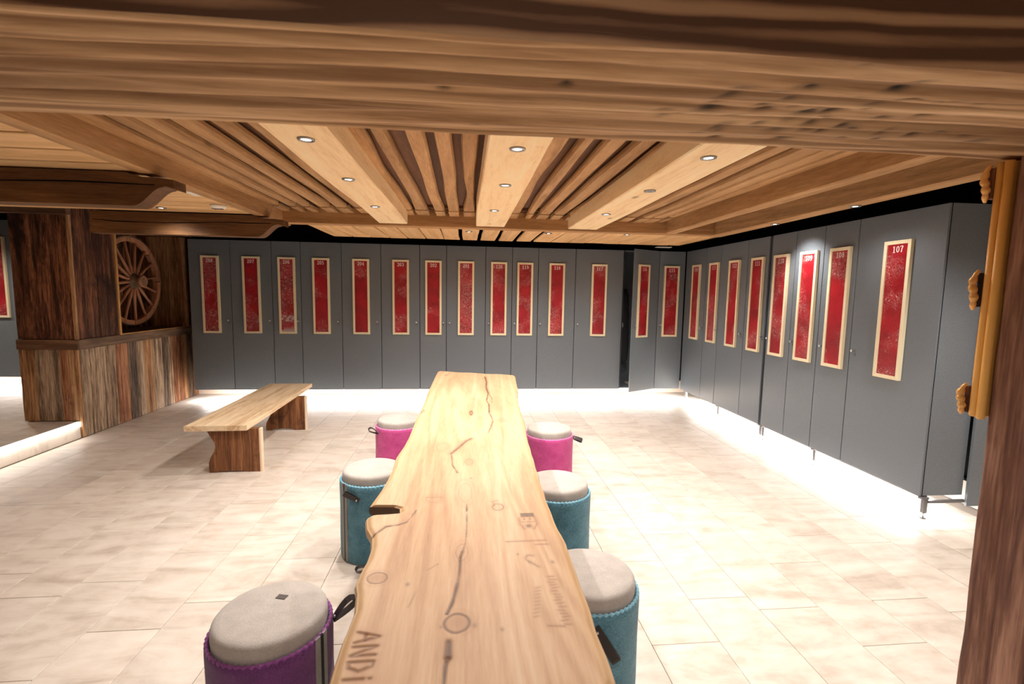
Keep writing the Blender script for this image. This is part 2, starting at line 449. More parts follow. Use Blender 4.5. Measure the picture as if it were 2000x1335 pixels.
# ================================================================== SETTING
# ---- floor with its tiles
floor = box('floor', -9.1, 4.3, -2.7, 8.3, -.06, -.008, 'grout'); tag(floor, kind='structure')
TW, TL = .3475, .725
bm = bmesh.new(); bxbm(bm, -TW / 2 + .0015, TW / 2 - .0015, -TL / 2 + .0015, TL / 2 - .0015, -.009, 0, .0012)
tile_me = bpy.data.meshes.new('tile'); bm.to_mesh(tile_me); bm.free(); tile_me.materials.append(M['tile'])
OFF = {-1: 2.31, 0: 2.737, 1: 2.34, 2: 2.94, -2: 2.425, 3: 2.60, -10: 2.59, -9: 2.27, -11: 2.39}
tiles = []; far_tiles = bmesh.new(); rr = random.Random(3)
for k in range(-31, 7):
    x = 1.96 + TW * (k + .5)
    if k == 6: x1 = 4.3
    if x + TW / 2 > 4.25: continue
    o0 = OFF.get(k, 2.34 + rr.choice((0, .12, .25, .36, .48, .6)))
    y = o0 - TL * 8
    while y < 8.2:
        yc = y + TL / 2
        if yc > -2.3 and yc + TL / 2 < 8.28:
            under_platform = x - TW / 2 < -4.33
            seen = yc > 1.25 and abs(x - .0971 * yc) < 1.13 * yc + .25 and not under_platform and yc < 8.15
            if seen: tiles.append((x, yc))
            elif not under_platform:
                pass
            if not seen and not under_platform:
                bxbm(far_tiles, x - TW / 2 + .0015, x + TW / 2 - .0015, yc - TL / 2 + .0015, yc + TL / 2 - .0015, -.009, 0)
        elif yc - TL / 2 < 8.05 and x - TW / 2 > -4.33 and yc > 5:
            bxbm(far_tiles, x - TW / 2 + .0015, x + TW / 2 - .0015, yc - TL / 2 + .0015, 8.12, -.009, 0)
        y += TL
tiles.sort(key=lambda p: p[1]); extra = tiles[300:]; tiles = tiles[:300]
for (x, yc) in extra: bxbm(far_tiles, x - TW / 2 + .0015, x + TW / 2 - .0015, yc - TL / 2 + .0015, yc + TL / 2 - .0015, -.009, 0)
for (x, yc) in tiles:
    o = bpy.data.objects.new('tile', tile_me); COL.objects.link(o); o.location = (x, yc, rr.uniform(-.0004, .0004)); o.parent = floor
tag(bm_obj('tile_field', far_tiles, 'tile', floor), kind='stuff')

# ---- platform (one step up) on the left with tiles and riser
plat = box('floor_platform', -9.1, -4.345, -2.7, 8.3, -.008, .172, 'grout'); tag(plat, kind='structure')
for i in range(0, 14):
    x1 = -4.345 - i * TW
    if x1 - TW < -9.1: break
    y = -.4 + rr.uniform(0, .6)
    while y < 8.2:
        if 3.2 < y < 8.2 and i < 9 and y > 3.0 + i * .28:
            o = bpy.data.objects.new('tile', tile_me); COL.objects.link(o)
            o.location = (x1 - TW / 2, y, .181); o.parent = plat
        y += TL
box('tile_bed', -9.1, -4.345, -2.7, 8.3, .1715, .1785, 'grout', plat)
y = -.6
while y < 5.6:
    y1 = min(y + .72, 5.69)
    box('riser_tile', -4.345, -4.32, y + .001, y1 - .001, 0, .128, 'tile', plat, .002)
    y += .72
tag(box('nosing_light', -4.345, -4.312, -.6, 5.69, .131, .186, 'led', plat), label='glowing white step nosing strip')

# ---- shell
wb = box('wall_back', -9.2, 4.4, 8.12, 8.3, 0, 2.95, 'black'); tag(wb, kind='structure')
wr = box('wall_right', 4.25, 4.4, 3.23, 8.12, 0, 2.95, 'black'); tag(wr, kind='structure')
box('plaster_panel', 4.25, 4.4, -2.7, 3.23, 0, 2.95, 'plaster', wr)
wl = box('wall_left', -9.25, -9.1, -2.7, 8.3, 0, 2.95, 'plaster'); tag(wl, kind='structure')
wf = box('wall_front', -9.2, 4.4, -2.85, -2.7, 0, 2.95, 'plaster'); tag(wf, kind='structure')
tag(box('ceiling_upper', -9.2, 4.4, -2.8, 8.3, 2.95, 3.05, 'black'), kind='structure')
x = -4.1
bb = empty('baseboard_back', kind='structure')
for a, b in ((-4.33, -2.5), (-2.5, -.6), (-.6, 1.3), (1.3, 3.0), (3.0, 4.2)):
    box('plinth_board', a + .001, b - .001, 8.06, 8.12, 0, .2, 'base_wood', bb, .002)
bb = empty('baseboard_left', kind='structure')
box('plinth_board', -9.0, -5.0, 8.06, 8.12, .186, .40, 'base_wood', bb, .002)
bb = empty('baseboard_right', kind='structure')
box('plinth_board', 4.19, 4.25, 2.6, 8.05, 0, .2, 'white_plastic', bb, .002)

# ---- ceiling: backing boards, slats, far planks, left boards
ceil = empty('ceiling', kind='structure')
box('ceiling_backing', -2.06, 3.05, -2.6, 5.72, 2.645, 2.68, 'brown_dark_y', ceil)
box('ceiling_board_field', -9.0, -2.17, -2.6, .9, 2.5, 2.53, 'gold_x', ceil)
SL = [(-2.055, -1.975), (-1.885, -1.79), (-1.735, -1.65), (-1.565, -1.465), (-1.37, -1.29), (-1.205, -1.03),
      (-.70, -.60), (-.535, -.445), (-.355, -.26), (-.19, -.09), (-.027, .062),
      (.43, .58), (.66, .735), (.815, .915), (.99, 1.09), (1.165, 1.30),
      (1.52, 1.60), (1.665, 1.75), (1.825, 1.925), (1.995, 2.085), (2.125, 2.235), (2.29, 2.37)]
for a, b in SL:
    zz = 2.585 + rng.normal(0, .003)
    n = 22; L = wob(n + 1, .012, 5); R = wob(n + 1, .012, 5); rings = []
    for i, u in enumerate(np.linspace(1.36, 5.36, n + 1)):
        A = a + L[i] * .8; B = b + R[i] * .8
        rings.append([(A + .006, u, zz), (B - .006, u, zz), (B + .004, u, zz + .02), (B + .004, u, zz + .042), (A - .004, u, zz + .042), (A - .004, u, zz + .02)])
    V, F = loft(rings); o = obj('slat', V, F, 'brown_y', ceil)
    A = a + L[-1]; B = b + R[-1]
    plank('slat_end', 'Y', 5.385, 5.70, A, B, zz - .006, zz + .04, 'brown_y', ceil, .002, 4, .004)
box('slat_batten', -2.055, 2.43, 5.355, 5.39, 2.612, 2.645, 'brown_dark_y', ceil)
box('ceiling_backing', 2.43, 3.0, 1.3, 5.72, 2.70, 2.73, 'brown_dark_y', ceil)
# far planks beyond the cross beam
x = -1.86; i = 0
while x < 3.1:
    gap = .05 if -.5 < x < .75 else .012
    x1 = min(x + .258 - gap, 3.17)
    plank('ceiling_plank', 'Y', 5.86, 7.06 + rng.normal(0, .012), x, x1, 2.463, 2.487, 'gold_y', ceil, .003, 6, .003)
    x += .258; i += 1
for yy in (6.05, 6.75): box('ceiling_batten', -1.9, 3.15, yy, yy + .04, 2.489, 2.52, 'black', ceil)
# boards over the left part, running across
ys = [1.36, 1.72, 2.05, 2.38, 2.70, 3.0, 3.28, 3.56, 3.83, 4.09, 4.35, 4.58, 4.81, 5.03, 5.2]
for a, b in zip(ys[:-1], ys[1:]):
    plank('ceiling_board', 'X', -6.2 if b < 5 else -5.2, -2.16, a + .022, b - .005, 2.462, 2.49, 'gold_x', ceil, .003, 8, .004)
box('ceiling_backing', -6.3, -2.16, 1.3, 5.2, 2.54, 2.56, 'black', ceil)
box('ceiling_backing', -9.0, -6.2, .9, 5.2, 2.47, 2.49, 'gold_x', ceil)

# ================================================================== BEAMS
t = empty('main_beam', (0, 0, 0), label='wide foreground timber beam with grooved pale underside and dark knotty face', category='beam')


def vnoise(x, y, seed):
    r = np.random.default_rng(seed); T = r.random((64, 64))
    xi = np.floor(x).astype(int); yi = np.floor(y).astype(int); fx = x - xi; fy = y - yi
    fx = fx * fx * (3 - 2 * fx); fy = fy * fy * (3 - 2 * fy)
    g = lambda a, b: T[a % 64, b % 64]
    return (g(xi, yi) * (1 - fx) + g(xi + 1, yi) * fx) * (1 - fy) + (g(xi, yi + 1) * (1 - fx) + g(xi + 1, yi + 1) * fx) * fy


def grid_obj(name, X, Y, Z, mat, parent, attrs={}, flip=False, smooth=True):
    ny, nx = X.shape; V = np.stack([X, Y, Z], -1).reshape(-1, 3)
    idx = np.arange(nx * ny).reshape(ny, nx)
    q = np.stack([idx[:-1, :-1], idx[:-1, 1:], idx[1:, 1:], idx[1:, :-1]], -1).reshape(-1, 4)
    if flip: q = q[:, ::-1]
    me = bpy.data.meshes.new(name); me.vertices.add(len(V)); me.vertices.foreach_set('co', V.astype(np.float32).ravel())
    me.loops.add(q.size); me.loops.foreach_set('vertex_index', q.astype(np.int32).ravel())
    me.polygons.add(len(q)); me.polygons.foreach_set('loop_start', np.arange(0, q.size, 4, dtype=np.int32))
    me.polygons.foreach_set('loop_total', np.full(len(q), 4, dtype=np.int32))
    me.update(calc_edges=True); me.validate()
    if smooth: me.polygons.foreach_set('use_smooth', [True] * len(me.polygons))
    for k, a in attrs.items():
        at = me.attributes.new(k, 'FLOAT', 'POINT'); at.data.foreach_set('value', a.astype(np.float32).ravel())
    me.materials.append(M[mat]); o = bpy.data.objects.new(name, me); COL.objects.link(o)
    if parent: o.parent = parent
    return o


nx, ny = 900, 150
xs = np.linspace(-4.2, 4.2, nx); vs = np.linspace(0, 1, ny); X, Vv = np.meshgrid(xs, vs)
y0 = .825 + .008 * (vnoise(X * 9, X * 0, 1) - .5); y1 = 1.352 + .008 * (vnoise(X * 5, X * 0, 2) - .5) - .012 * X / 2
Yb = y0 + (y1 - y0) * Vv
wv = Vv * 9 + 1.3 * (vnoise(X * .8 + 5, Vv * 3, 3) - .5) + .25 * X
grv = .5 + .5 * np.sin(wv * 2 * PI * .8)
amp = vnoise(X * .7, Vv * 6, 4)
Zb = 2.118 + .020 * (vnoise(X * .9 + 3, Vv * 9 + .4 * X, 5) - .5) + .020 * grv * amp + .004 * (vnoise(X * 5, Vv * 34, 6) - .5)
Zb += .012 * np.exp(-((Vv) / .03) ** 2) + .012 * np.exp(-((1 - Vv) / .03) ** 2)
# pitted adze marks towards the right
mk = np.zeros_like(X); r5 = np.random.default_rng(5)
for i in range(95):
    cx = r5.normal(.86, .24); cv = np.clip(r5.normal(.52, .22), .06, .95); s = r5.uniform(.6, 1.4); sl = r5.uniform(-.4, -.1)
    dx = (X - cx); dv = (Vv - cv) * .53 - dx * sl
    g = np.exp(-((dx / (.022 * s)) ** 2 + (dv / (.0065 * s)) ** 2)); mk = np.maximum(mk, g * r5.uniform(.35, .95))
for cx, cv in ((-.62, .62), (-.9, .66), (.02, .78), (-.05, .45), (.2, .35)):
    mk = np.maximum(mk, .8 * np.exp(-(((X - cx) / .014) ** 2 + ((Vv - cv) * .53 / .006) ** 2)))
Zb += mk * .006
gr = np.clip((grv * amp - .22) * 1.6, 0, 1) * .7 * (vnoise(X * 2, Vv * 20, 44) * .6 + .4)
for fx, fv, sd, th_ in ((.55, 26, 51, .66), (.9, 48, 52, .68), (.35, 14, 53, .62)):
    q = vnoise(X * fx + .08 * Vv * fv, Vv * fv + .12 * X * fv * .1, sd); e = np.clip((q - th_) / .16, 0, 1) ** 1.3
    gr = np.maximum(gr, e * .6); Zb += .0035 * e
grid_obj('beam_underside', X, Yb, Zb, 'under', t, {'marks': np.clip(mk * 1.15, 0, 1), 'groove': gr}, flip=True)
nx2, nz2 = 400, 24
X2, V2 = np.meshgrid(np.linspace(-4.2, 4.2, nx2), np.linspace(0, 1, nz2))
Y2 = .825 + .008 * (vnoise(X2 * 9, X2 * 0, 1) - .5) - .004 * (vnoise(X2 * 3, V2 * 8, 8) - .5)
Z2 = 2.116 + V2 * .5
grid_obj('beam_face', X2, Y2, Z2, 'beam_face', t, flip=False)
bm = bmesh.new(); bxbm(bm, -4.2, 4.2, .84, 1.335, 2.145, 2.64)
bm_obj('beam_core', bm, 'brown_x', t)


def beam_y(name, x0, x1, y0, y1, z0, z1, mat, label, amp=.004, seg=18, **kw):
    o = plank(name, 'Y', y0, y1, x0, x1, z0, z1, mat, None, amp, seg, .008)
    return tag(o, label, 'beam', **kw)


beam_y('side_beam', -2.165, -2.06, 1.36, 5.95, 2.45, 2.64, 'brown_y', 'narrow brown ceiling beam left of the slatted field, running away from the camera')
beam_y('light_beam', -.955, -.645, 1.36, 5.48, 2.45, 2.60, 'light_y', 'leftmost of three pale spruce ceiling beams with downlights', .006)
beam_y('light_beam', .105, .425, 1.36, 5.5, 2.45, 2.60, 'light_y', 'middle one of three pale spruce ceiling beams with downlights', .006)
beam_y('light_beam', 1.16, 1.50, 1.36, 5.5, 2.45, 2.60, 'light_y', 'rightmost of three pale spruce ceiling beams with downlights', .006)
beam_y('side_beam', 2.385, 2.51, 1.36, 5.62, 2.45, 2.70, 'brown_y', 'brown ceiling beam right of the slats, second from the grey locker wall')
beam_y('side_beam', 3.03, 3.18, 1.36, 5.84, 2.45, 2.72, 'brown_y', 'brown ceiling beam nearest the right-hand lockers, with two downlights')
tag(plank('cross_beam', 'X', -2.06, 3.2, 5.70, 5.85, 2.455, 2.66, 'brown_x', None, .003, 20, .006), 'low brown cross beam closing the slatted ceiling before the far planks', 'beam')
box('ceiling_edge_board', 3.18, 3.2, 5.85, 7.05, 2.46, 2.6, 'brown_y', ceil)


def corbel(x_left, x_tip, y, label, depth=.14, zt=2.452):
    """carved beam end: square tongue, ogee, then the full beam depth"""
    g = x_tip
    pts = [(x_left, zt), (x_left, zt - .215), (g - .26, zt - .215)]
    for i in range(1, 13):
        a = i / 12
        pts.append((g - .26 + .19 * a, zt - .215 + .125 * (3 * a * a - 2 * a ** 3)))
    pts += [(g - .055, zt - .082), (g, zt - .098), (g, zt - .04), (g - .09, zt - .03), (g - .19, zt - .028), (g - .30, zt)]
    t = empty('corbel_beam', label=label, category='beam')
    extrude_poly('timber', pts, y, y + depth, lambda p, a: (p[0], a, p[1]), 'corbel', t)
    # drying crack
    n = 26; V = []; xs = np.linspace(x_left + .02, g - .12, n); zc = zt - .088 - .012 * np.sin(np.linspace(0, 5, n)) + wob(n, .003, 8)
    th = .0015 + .0035 * np.abs(np.sin(np.linspace(.2, 9, n)))
    for i in range(n): V += [(xs[i], y - .0012, zc[i] - th[i]), (xs[i], y - .0012, zc[i] + th[i])]
    obj('crack', V, [(2 * i, 2 * i + 2, 2 * i + 3, 2 * i + 1) for i in range(n - 1)], 'black', t)
    return t


corbel(-6.2, -1.935, 3.45, 'carved dark corbel beam nearer the camera at upper left')
corbel(-3.72, -1.875, 5.2, 'carved dark corbel beam above the wagon wheel niche')

# ================================================================== TIMBER-CLAD WALL BLOCK (left)
XA, YB, XL = -4.30, 5.72, -4.915
wall = empty('wall_block', kind='structure')
core = bmesh.new()
for b in ((XL + .02, XA - .025, YB + .025, 8.1, 0, 1.06), (XL + .02, XA - .025, YB + .025, 6.38, 1.06, 2.6), (XL + .02, XA - .025, 7.90, 8.1, 1.06, 2.6), (XL + .02, XL + .05, 6.38, 7.9, 1.06, 2.6), (XL + .02, XA - .025, 6.38, 7.9, 2.47, 2.6)):
    bxbm(core, *b)
bm_obj('wall_core', core, 'old', wall)
ya = [5.735, 5.875, 6.085, 6.29, 6.495, 6.645, 6.79, 6.98, 7.18, 7.315, 7.41, 7.66, 7.8, 7.93, 8.05]
ma = ['weathered', 'weathered', 'weathered', 'reddish', 'smoky', 'weathered', 'tan', 'weathered', 'smoky', 'weathered', 'reddish', 'tan', 'smoky', 'reddish']
for i in range(len(ya) - 1):
    d = rng.uniform(0, .006)
    plank('wall_plank', 'Zy', .001, .995, ya[i] + .0015, ya[i + 1] - .0015, XA - .026, XA - d, ma[i], wall, .0015, 6, .002)
plank('wall_plank', 'Zx', .19, .995, XL, -4.762, YB - .001, YB + .025, 'tan', wall, .002, 6, .002)
for a, b, m in ((-4.76, -4.51, 'weathered'), (-4.507, -4.415, 'reddish'), (-4.412, -4.33, 'tan')):
    plank('wall_plank', 'Zx', .19, .995, a, b, YB + rng.uniform(0, .005), YB + .025, m, wall, .0015, 6, .002)
box('corner_post', -4.345, -4.31, YB - .003, YB + .03, 0, .995, 'tan', wall, .002)
for a, b in ((-4.914, -4.752), (-4.75, -4.585), (-4.582, -4.44), (-4.437, -4.318)):
    plank('wall_plank', 'Zx', 1.112, 2.47, a, b, YB + rng.uniform(0, .005), YB + .025, 'old', wall, .0015, 6, .002)
for a, b in ((5.74, 5.878), (5.881, 6.068), (6.071, 6.362)):
    plank('wall_plank', 'Zy', 1.112, 2.6, a, b, XA - .026, XA - rng.uniform(0, .005), 'old', wall, .0015, 6, .002)
plank('wall_plank', 'Zy', 1.112, 2.47, 7.905, 8.06, XA - .026, XA - .02, 'old', wall, .001, 5, .002)
plank('corner_board', 'Zy', 1.112, 2.6, 5.712, 5.742, XA - .03, XA + .002, 'tan', wall, .001, 5, .003)
plank('rail', 'Y', 5.715, 8.05, XA - .03, XA + .012, .998, 1.108, 'old_y', wall, .002, 10, .004)
plank('rail', 'X', XL - .01, XA - .005, YB - .012, YB + .02, .998, 1.108, 'old_x', wall, .002, 8, .004)
plank('header', 'X', -6.4, XA + .01, YB - .05, YB + .02, 2.472, 2.56, 'old_x', wall, .003, 8, .004)
tag(plank('niche_trim', 'Zy', 1.108, 2.47, 6.368, 6.40, XA - .03, XA + .01, 'trim_z', wall, .001, 4, .003), label='slim amber edge strip of the niche')
plank('niche_sill', 'Y', 6.38, 7.90, -4.86, XA - .004, 1.08, 1.11, 'old_y', wall, .001, 4, .002)
plank('sill_edge', 'Y', 6.40, 7.90, XA - .012, XA + .008, 1.098, 1.122, 'trim_z', wall, .002, 8, .003)
for a, b in ((-4.86, -4.72), (-4.717, -4.57), (-4.567, -4.44), (-4.437, XA - .006)):
    plank('niche_board', 'Zx', 1.11, 2.47, a, b, 7.862 + rng.uniform(0, .005), 7.9, 'tan', wall, .0015, 5, .002)
for i in range(8):
    a = 6.385 + i * .187
    plank('niche_board', 'Zy', 1.11, 2.47, a, a + .184, -4.875, -4.85 - rng.uniform(0, .005), 'old', wall, .0015, 5, .002)

# ================================================================== WAGON WHEEL
t = empty('wagon_wheel', (-4.52, 6.95, 1.175), label='old wooden wagon wheel with many spokes standing in the wall niche', category='wheel')
wc = (0, 0, .61)
NSP = 16; prof = []
for f in range(8):   # felloes
    a0 = 2 * PI * f / 8 + .01; a1 = 2 * PI * (f + 1) / 8 - .01; rings = []
    for k in range(9):
        a = a0 + (a1 - a0) * k / 8
        rings.append([(px, r * math.cos(a), wc[2] + r * math.sin(a)) for px, r in ((-.03, .53), (.03, .53), (.035, .54), (.035, .585), (-.035, .585), (-.035, .54))])
    V, F = loft(rings); obj('felloe', V, F, 'wheel', t)
rings = []
for k in range(65):
    a = 2 * PI * k / 64
    rings.append([(px, r * math.cos(a), wc[2] + r * math.sin(a)) for px, r in ((-.035, .586), (.035, .586), (.035, .60), (-.035, .60))])
V, F = loft(rings, cap=False); obj('tyre', V, F, 'old_y', t)
for s in range(NSP):
    a = 2 * PI * s / NSP + .12; c, d = math.cos(a), math.sin(a); rings = []
    for k, (r, w1, w2, dx) in enumerate(((.09, .020, .022, .04), (.2, .020, .024, .028), (.4, .015, .018, .01), (.54, .017, .02, 0))):
        o_ = Vector((dx, r * c, wc[2] + r * d)); tn = Vector((0, -d, c)); ax_ = Vector((1, 0, 0))
        rings.append([o_ + tn * w1 * math.cos(q * PI / 4) + ax_ * w2 * math.sin(q * PI / 4) for q in range(8)])
    V, F = loft(rings); obj('spoke', V, F, 'wheel', t, True)
hub = lathe('hub', [(.06, -.12), (.085, -.10), (.10, -.05), (.105, .04), (.09, .08), (.07, .12), (.065, .17), (.055, .175)], 'old_y', t, 28, wc, ax='X')
lathe('hub_band', [(.075, .14), (.078, .142), (.078, .178), (.052, .18), (.05, .16)], 'wheel', hub, 28, wc, ax='X')
lathe('hub_band', [(.108, .02), (.11, .022), (.11, .05), (.107, .052)], 'steel', hub, 28, wc, ax='X')

# ================================================================== LOCKERS
GL = {  # slab-serif digit strokes: (polyline, width)
    '0': [([(.30, .93), (.15, .80), (.10, .5), (.15, .2), (.30, .07), (.45, .2), (.50, .5), (.45, .8), (.30, .93)], .15)],
    '1': [([(.31, .02), (.31, .98)], .18), ([(.08, .04), (.54, .04)], .09), ([(.10, .80), (.31, .93)], .11)],
    '2': [([(.10, .72), (.16, .88), (.32, .93), (.47, .84), (.48, .66), (.34, .42), (.12, .10)], .14), ([(.08, .07), (.54, .07)], .14), ([(.52, .02), (.52, .22)], .08)],
    '3': [([(.10, .80), (.22, .93), (.40, .90), (.47, .74), (.40, .58), (.26, .53)], .14), ([(.26, .53), (.44, .46), (.50, .28), (.40, .10), (.22, .07), (.08, .18)], .14)],
    '4': [([(.38, .02), (.38, .96)], .16), ([(.38, .94), (.06, .34)], .09), ([(.04, .32), (.56, .32)], .10), ([(.24, .03), (.54, .03)], .08)],
    '5': [([(.14, .92), (.50, .92)], .13), ([(.15, .92), (.13, .52)], .10), ([(.13, .52), (.30, .60), (.46, .50), (.50, .30), (.40, .10), (.22, .07), (.08, .18)], .14)],
    '6': [([(.48, .82), (.36, .93), (.20, .84), (.11, .5), (.14, .2), (.30, .07), (.46, .16), (.49, .33), (.40, .50), (.26, .52), (.13, .40)], .13)],
    '7': [([(.07, .92), (.54, .92)], .13), ([(.08, .96), (.08, .76)], .08), ([(.50, .90), (.34, .50), (.27, .02)], .17)],
    '8': [([(.30, .93), (.15, .84), (.15, .64), (.30, .53), (.45, .64), (.45, .84), (.30, .93)], .13), ([(.30, .53), (.12, .38), (.12, .17), (.30, .07), (.48, .17), (.48, .38), (.30, .53)], .14)],
    '9': [([(.12, .18), (.24, .07), (.40, .16), (.49, .5), (.46, .8), (.30, .93), (.14, .84), (.11, .67), (.20, .50), (.34, .48), (.47, .60)], .13)],
}


def stroke(V, F, pts, wd, ox, oz, s, mp):
    P = [Vector((p[0] * s + ox, p[1] * s + oz)) for p in pts]; w = wd * s / 2; b = len(V)
    for i, p in enumerate(P):
        a = P[max(i - 1, 0)]; c = P[min(i + 1, len(P) - 1)]
        if i in (0, len(P) - 1) and (P[0] - P[-1]).length < 1e-6 and len(P) > 2: a, c = P[-2], P[1]
        t_ = (c - a).normalized(); n_ = Vector((-t_.y, t_.x)) * w
        V += [mp(p.x + n_.x, p.y + n_.y), mp(p.x - n_.x, p.y - n_.y)]
    for i in range(len(P) - 1): F.append((b + 2 * i, b + 2 * i + 1, b + 2 * i + 3, b + 2 * i + 2))


def locker(num, x0, x1, pc, knob, label, zoff=0., pw=.248, depth=.56, open_deg=0, hinge=None, scuffed=False, group=None):
    """one ski locker in its own frame: local x along the row, front at y=0, room towards -y.
    parts: carcass, door, number_panel (> panel_frame, number), door_knob"""
    Z0, Z1 = .186 + zoff, 2.416 + zoff
    t = empty('ski_locker', label=label, category='locker')
    bm = bmesh.new(); th = .018
    bxbm(bm, x0 + .001, x0 + th, .019, depth, Z0, Z1); bxbm(bm, x1 - th, x1 - .001, .019, depth, Z0, Z1)
    bxbm(bm, x0 + th, x1 - th, depth - .012, depth, Z0, Z1)
    bxbm(bm, x0 + th, x1 - th, .019, depth - .012, Z1 - th, Z1); bxbm(bm, x0 + th, x1 - th, .019, depth - .012, Z0, Z0 + th)
    bm_obj('carcass', bm, 'locker', t)
    bm = bmesh.new(); bxbm(bm, x0, x0 + .014, .0182, .0189, Z0, Z1); bxbm(bm, x1 - .014, x1, .0182, .0189, Z0, Z1)
    bm_obj('seam_shade', bm, 'black', t)  # black strips behind the door gaps, the seam shade put in as colour
    piv = t
    door = box('door', x0 + .0042, x1 - .0042, 0, .018, Z0 - .004, Z1, 'locker', None, .001)
    za, zb = 1.045 + zoff, 2.184 + zoff
    pa, pb = pc - pw / 2, pc + pw / 2
    fr = .030
    panel = box('number_panel', pa + fr - .004, pb - fr + .004, -.020, -.001, za + fr - .004, zb - fr + .004, {'206': 'red_foot', '201': 'red_worn', '208': 'red_worn'}.get(num, 'red'), None)
    bm = bmesh.new()
    bxbm(bm, pa, pa + fr, -.030, -.001, za, zb, .0015); bxbm(bm, pb - fr, pb, -.030, -.001, za, zb, .0015)
    bxbm(bm, pa + fr, pb - fr, -.030, -.001, zb - fr, zb, .0015); bxbm(bm, pa + fr, pb - fr, -.030, -.001, za, za + fr, .0015)
    frm = bm_obj('panel_frame', bm, 'frame_wood', panel)
    s = .054; V = []; F = []; adv = s * .64; tx = pc - adv * len(num) / 2 + .02 * s
    if num.strip():
        for i, ch in enumerate(num):
            for pts, wd in GL[ch]: stroke(V, F, pts, wd, tx + i * adv, 2.086 + zoff, s, lambda a, b: (a, -.0212, b))
        obj('number', V, F, 'white_paint', panel)
    kz = 1.235 + zoff
    kn = lathe('door_knob', [(.006, 0), (.006, -.024), (.010, -.026), (.012, -.034), (.010, -.040), (.004, -.042)], 'chrome', None, 14, (knob, 0, kz), ax='Y')
    kp = box('lock_plate', knob - .009, knob + .009, -.003, .0, kz - .05, kz - .02, 'steel', kn)
    for p in (door, panel, kn): p.parent = t
    if open_deg:
        piv = Matrix.Translation((hinge, 0, 0)) @ Matrix.Rotation(math.radians(open_deg), 4, 'Z') @ Matrix.Translation((-hinge, 0, 0))
        for p in (door, panel, kn): p.matrix_local = piv
    return t


def row_back(t, dy=7.49):
    t.location = (0, dy, 0); return t


def row_right(t):
    # local x = -world y ; local -y = world -x
    t.location = (3.53, 0, 0); t.rotation_euler = (0, 0, -PI / 2); return t


BX = [-4.06, -3.477, -2.891, -2.475, -1.88, -1.295, -.713, -.305, .30, .715, 1.126, 1.721, 2.50]
BN = ['208', '207', '206', '205', '204', '203', '202', '201', '120', '119', '118', '117']
BC = [-3.755, -3.178, -2.672, -2.176, -1.59, -.998, -.503, -.003, .506, .917, 1.422, 2.104]
BK = [-3.521, -2.93, -2.523, -1.938, -1.352, -.765, -.35, -.255, .35, .76, 1.168, 1.77]
BL = ['grey ski locker 208 at the left end of the back row beside the timber wall',
      'second grey ski locker from the timber wall, clean red panel numbered 207',
      'narrow grey ski locker 206, its red panel rubbed white at the foot',
      'grey ski locker 205 seen just right of the bench\'s far end',
      'grey ski locker 204, two doors left of the narrow 202',
      'wide grey ski locker 203 directly left of the narrow 202',
      'narrow grey ski locker 202 whose knob sits right beside its neighbour\'s knob',
      'grey ski locker 201 covered in white scuffs, behind the table\'s far left corner',
      'narrow grey ski locker 120 rising behind the middle of the table end',
      'slim grey ski locker 119 behind the table\'s far right corner',
      'grey ski locker 118 between the slim 119 and the wide 117',
      'wide grey ski locker 117 directly left of the dark open locker']
for i, nme in enumerate(BN):
    row_back(locker(nme, BX[i], BX[i + 1], BC[i], BK[i], BL[i]))
row_back(locker('116', 2.50, 3.09, 2.72, 2.56, 'grey ski locker numbered 116 with its door standing ajar', open_deg=28.5, hinge=3.09))
row_back(locker('115', 3.09, 3.525, 3.295, 3.14, 'grey ski locker numbered 115 in the back right corner', pw=.255))
# right-hand row, y from far to near
RY = [7.47, 6.81, 6.405, 5.77, 5.343, ]
RY2 = [5.297, 4.89, 4.475, 4.06, 3.255]
rows = [('114', 7.47, 6.81, 7.083, 6.85), ('113', 6.81, 6.405, 6.558, 6.435), ('112', 6.405, 5.77, 6.035, 5.815), ('111', 5.77, 5.343, 5.532, 5.372),
        ('110', 5.297, 4.89, 5.095, 5.245), ('109', 4.89, 4.475, 4.66, 4.83), ('108', 4.475, 4.06, 4.243, 4.40), ('107', 4.06, 3.255, 3.637, 4.0)]
RX = {'107': 'widest and nearest grey ski locker on the right, panel numbered 107', '108': 'grey ski locker 108 immediately beyond the widest nearest one',
      '109': 'grey ski locker 109 catching a bright lamp patch above its panel', '110': 'grey ski locker 110 just nearer than the dark vertical gap',
      '111': 'grey ski locker 111 just beyond the dark vertical gap', '112': 'wide grey ski locker 112 between the narrow 111 and 113',
      '113': 'narrow grey ski locker 113, second from the far corner on the right', '114': 'grey ski locker 114 in the corner, farthest of the right-hand row'}
for i, (nme, a, b, pc, kn) in enumerate(rows):
    row_right(locker(nme, -a, -b, -pc, -kn, RX[nme], depth=.36))
# lockers on the platform at far left
for (a, b, c, k, lb) in ((-8.3, -7.5, -7.9, -8.2, 'grey ski locker on the raised platform, further left and mostly out of frame'), (-7.5, -6.72, -7.1, -7.4, 'grey ski locker on the raised platform beside the visible one, out of frame'),
                         (-6.72, -6.1, -6.61, -6.2, 'grey ski locker with scratched red panel on the raised platform at the left frame edge'), (-6.1, -5.35, -5.7, -6.0, 'grey ski locker hidden behind the timber-clad wall block')):
    row_back(locker('', a, b, c, k, lb, zoff=.196))
# end panels next to the nearest locker
t = tag(box('end_panel', 3.892, 4.24, 3.215, 3.235, .11, 2.416, 'locker', None, .001), 'dark grey filler panel beside the end of the right-hand locker row', 'panel')
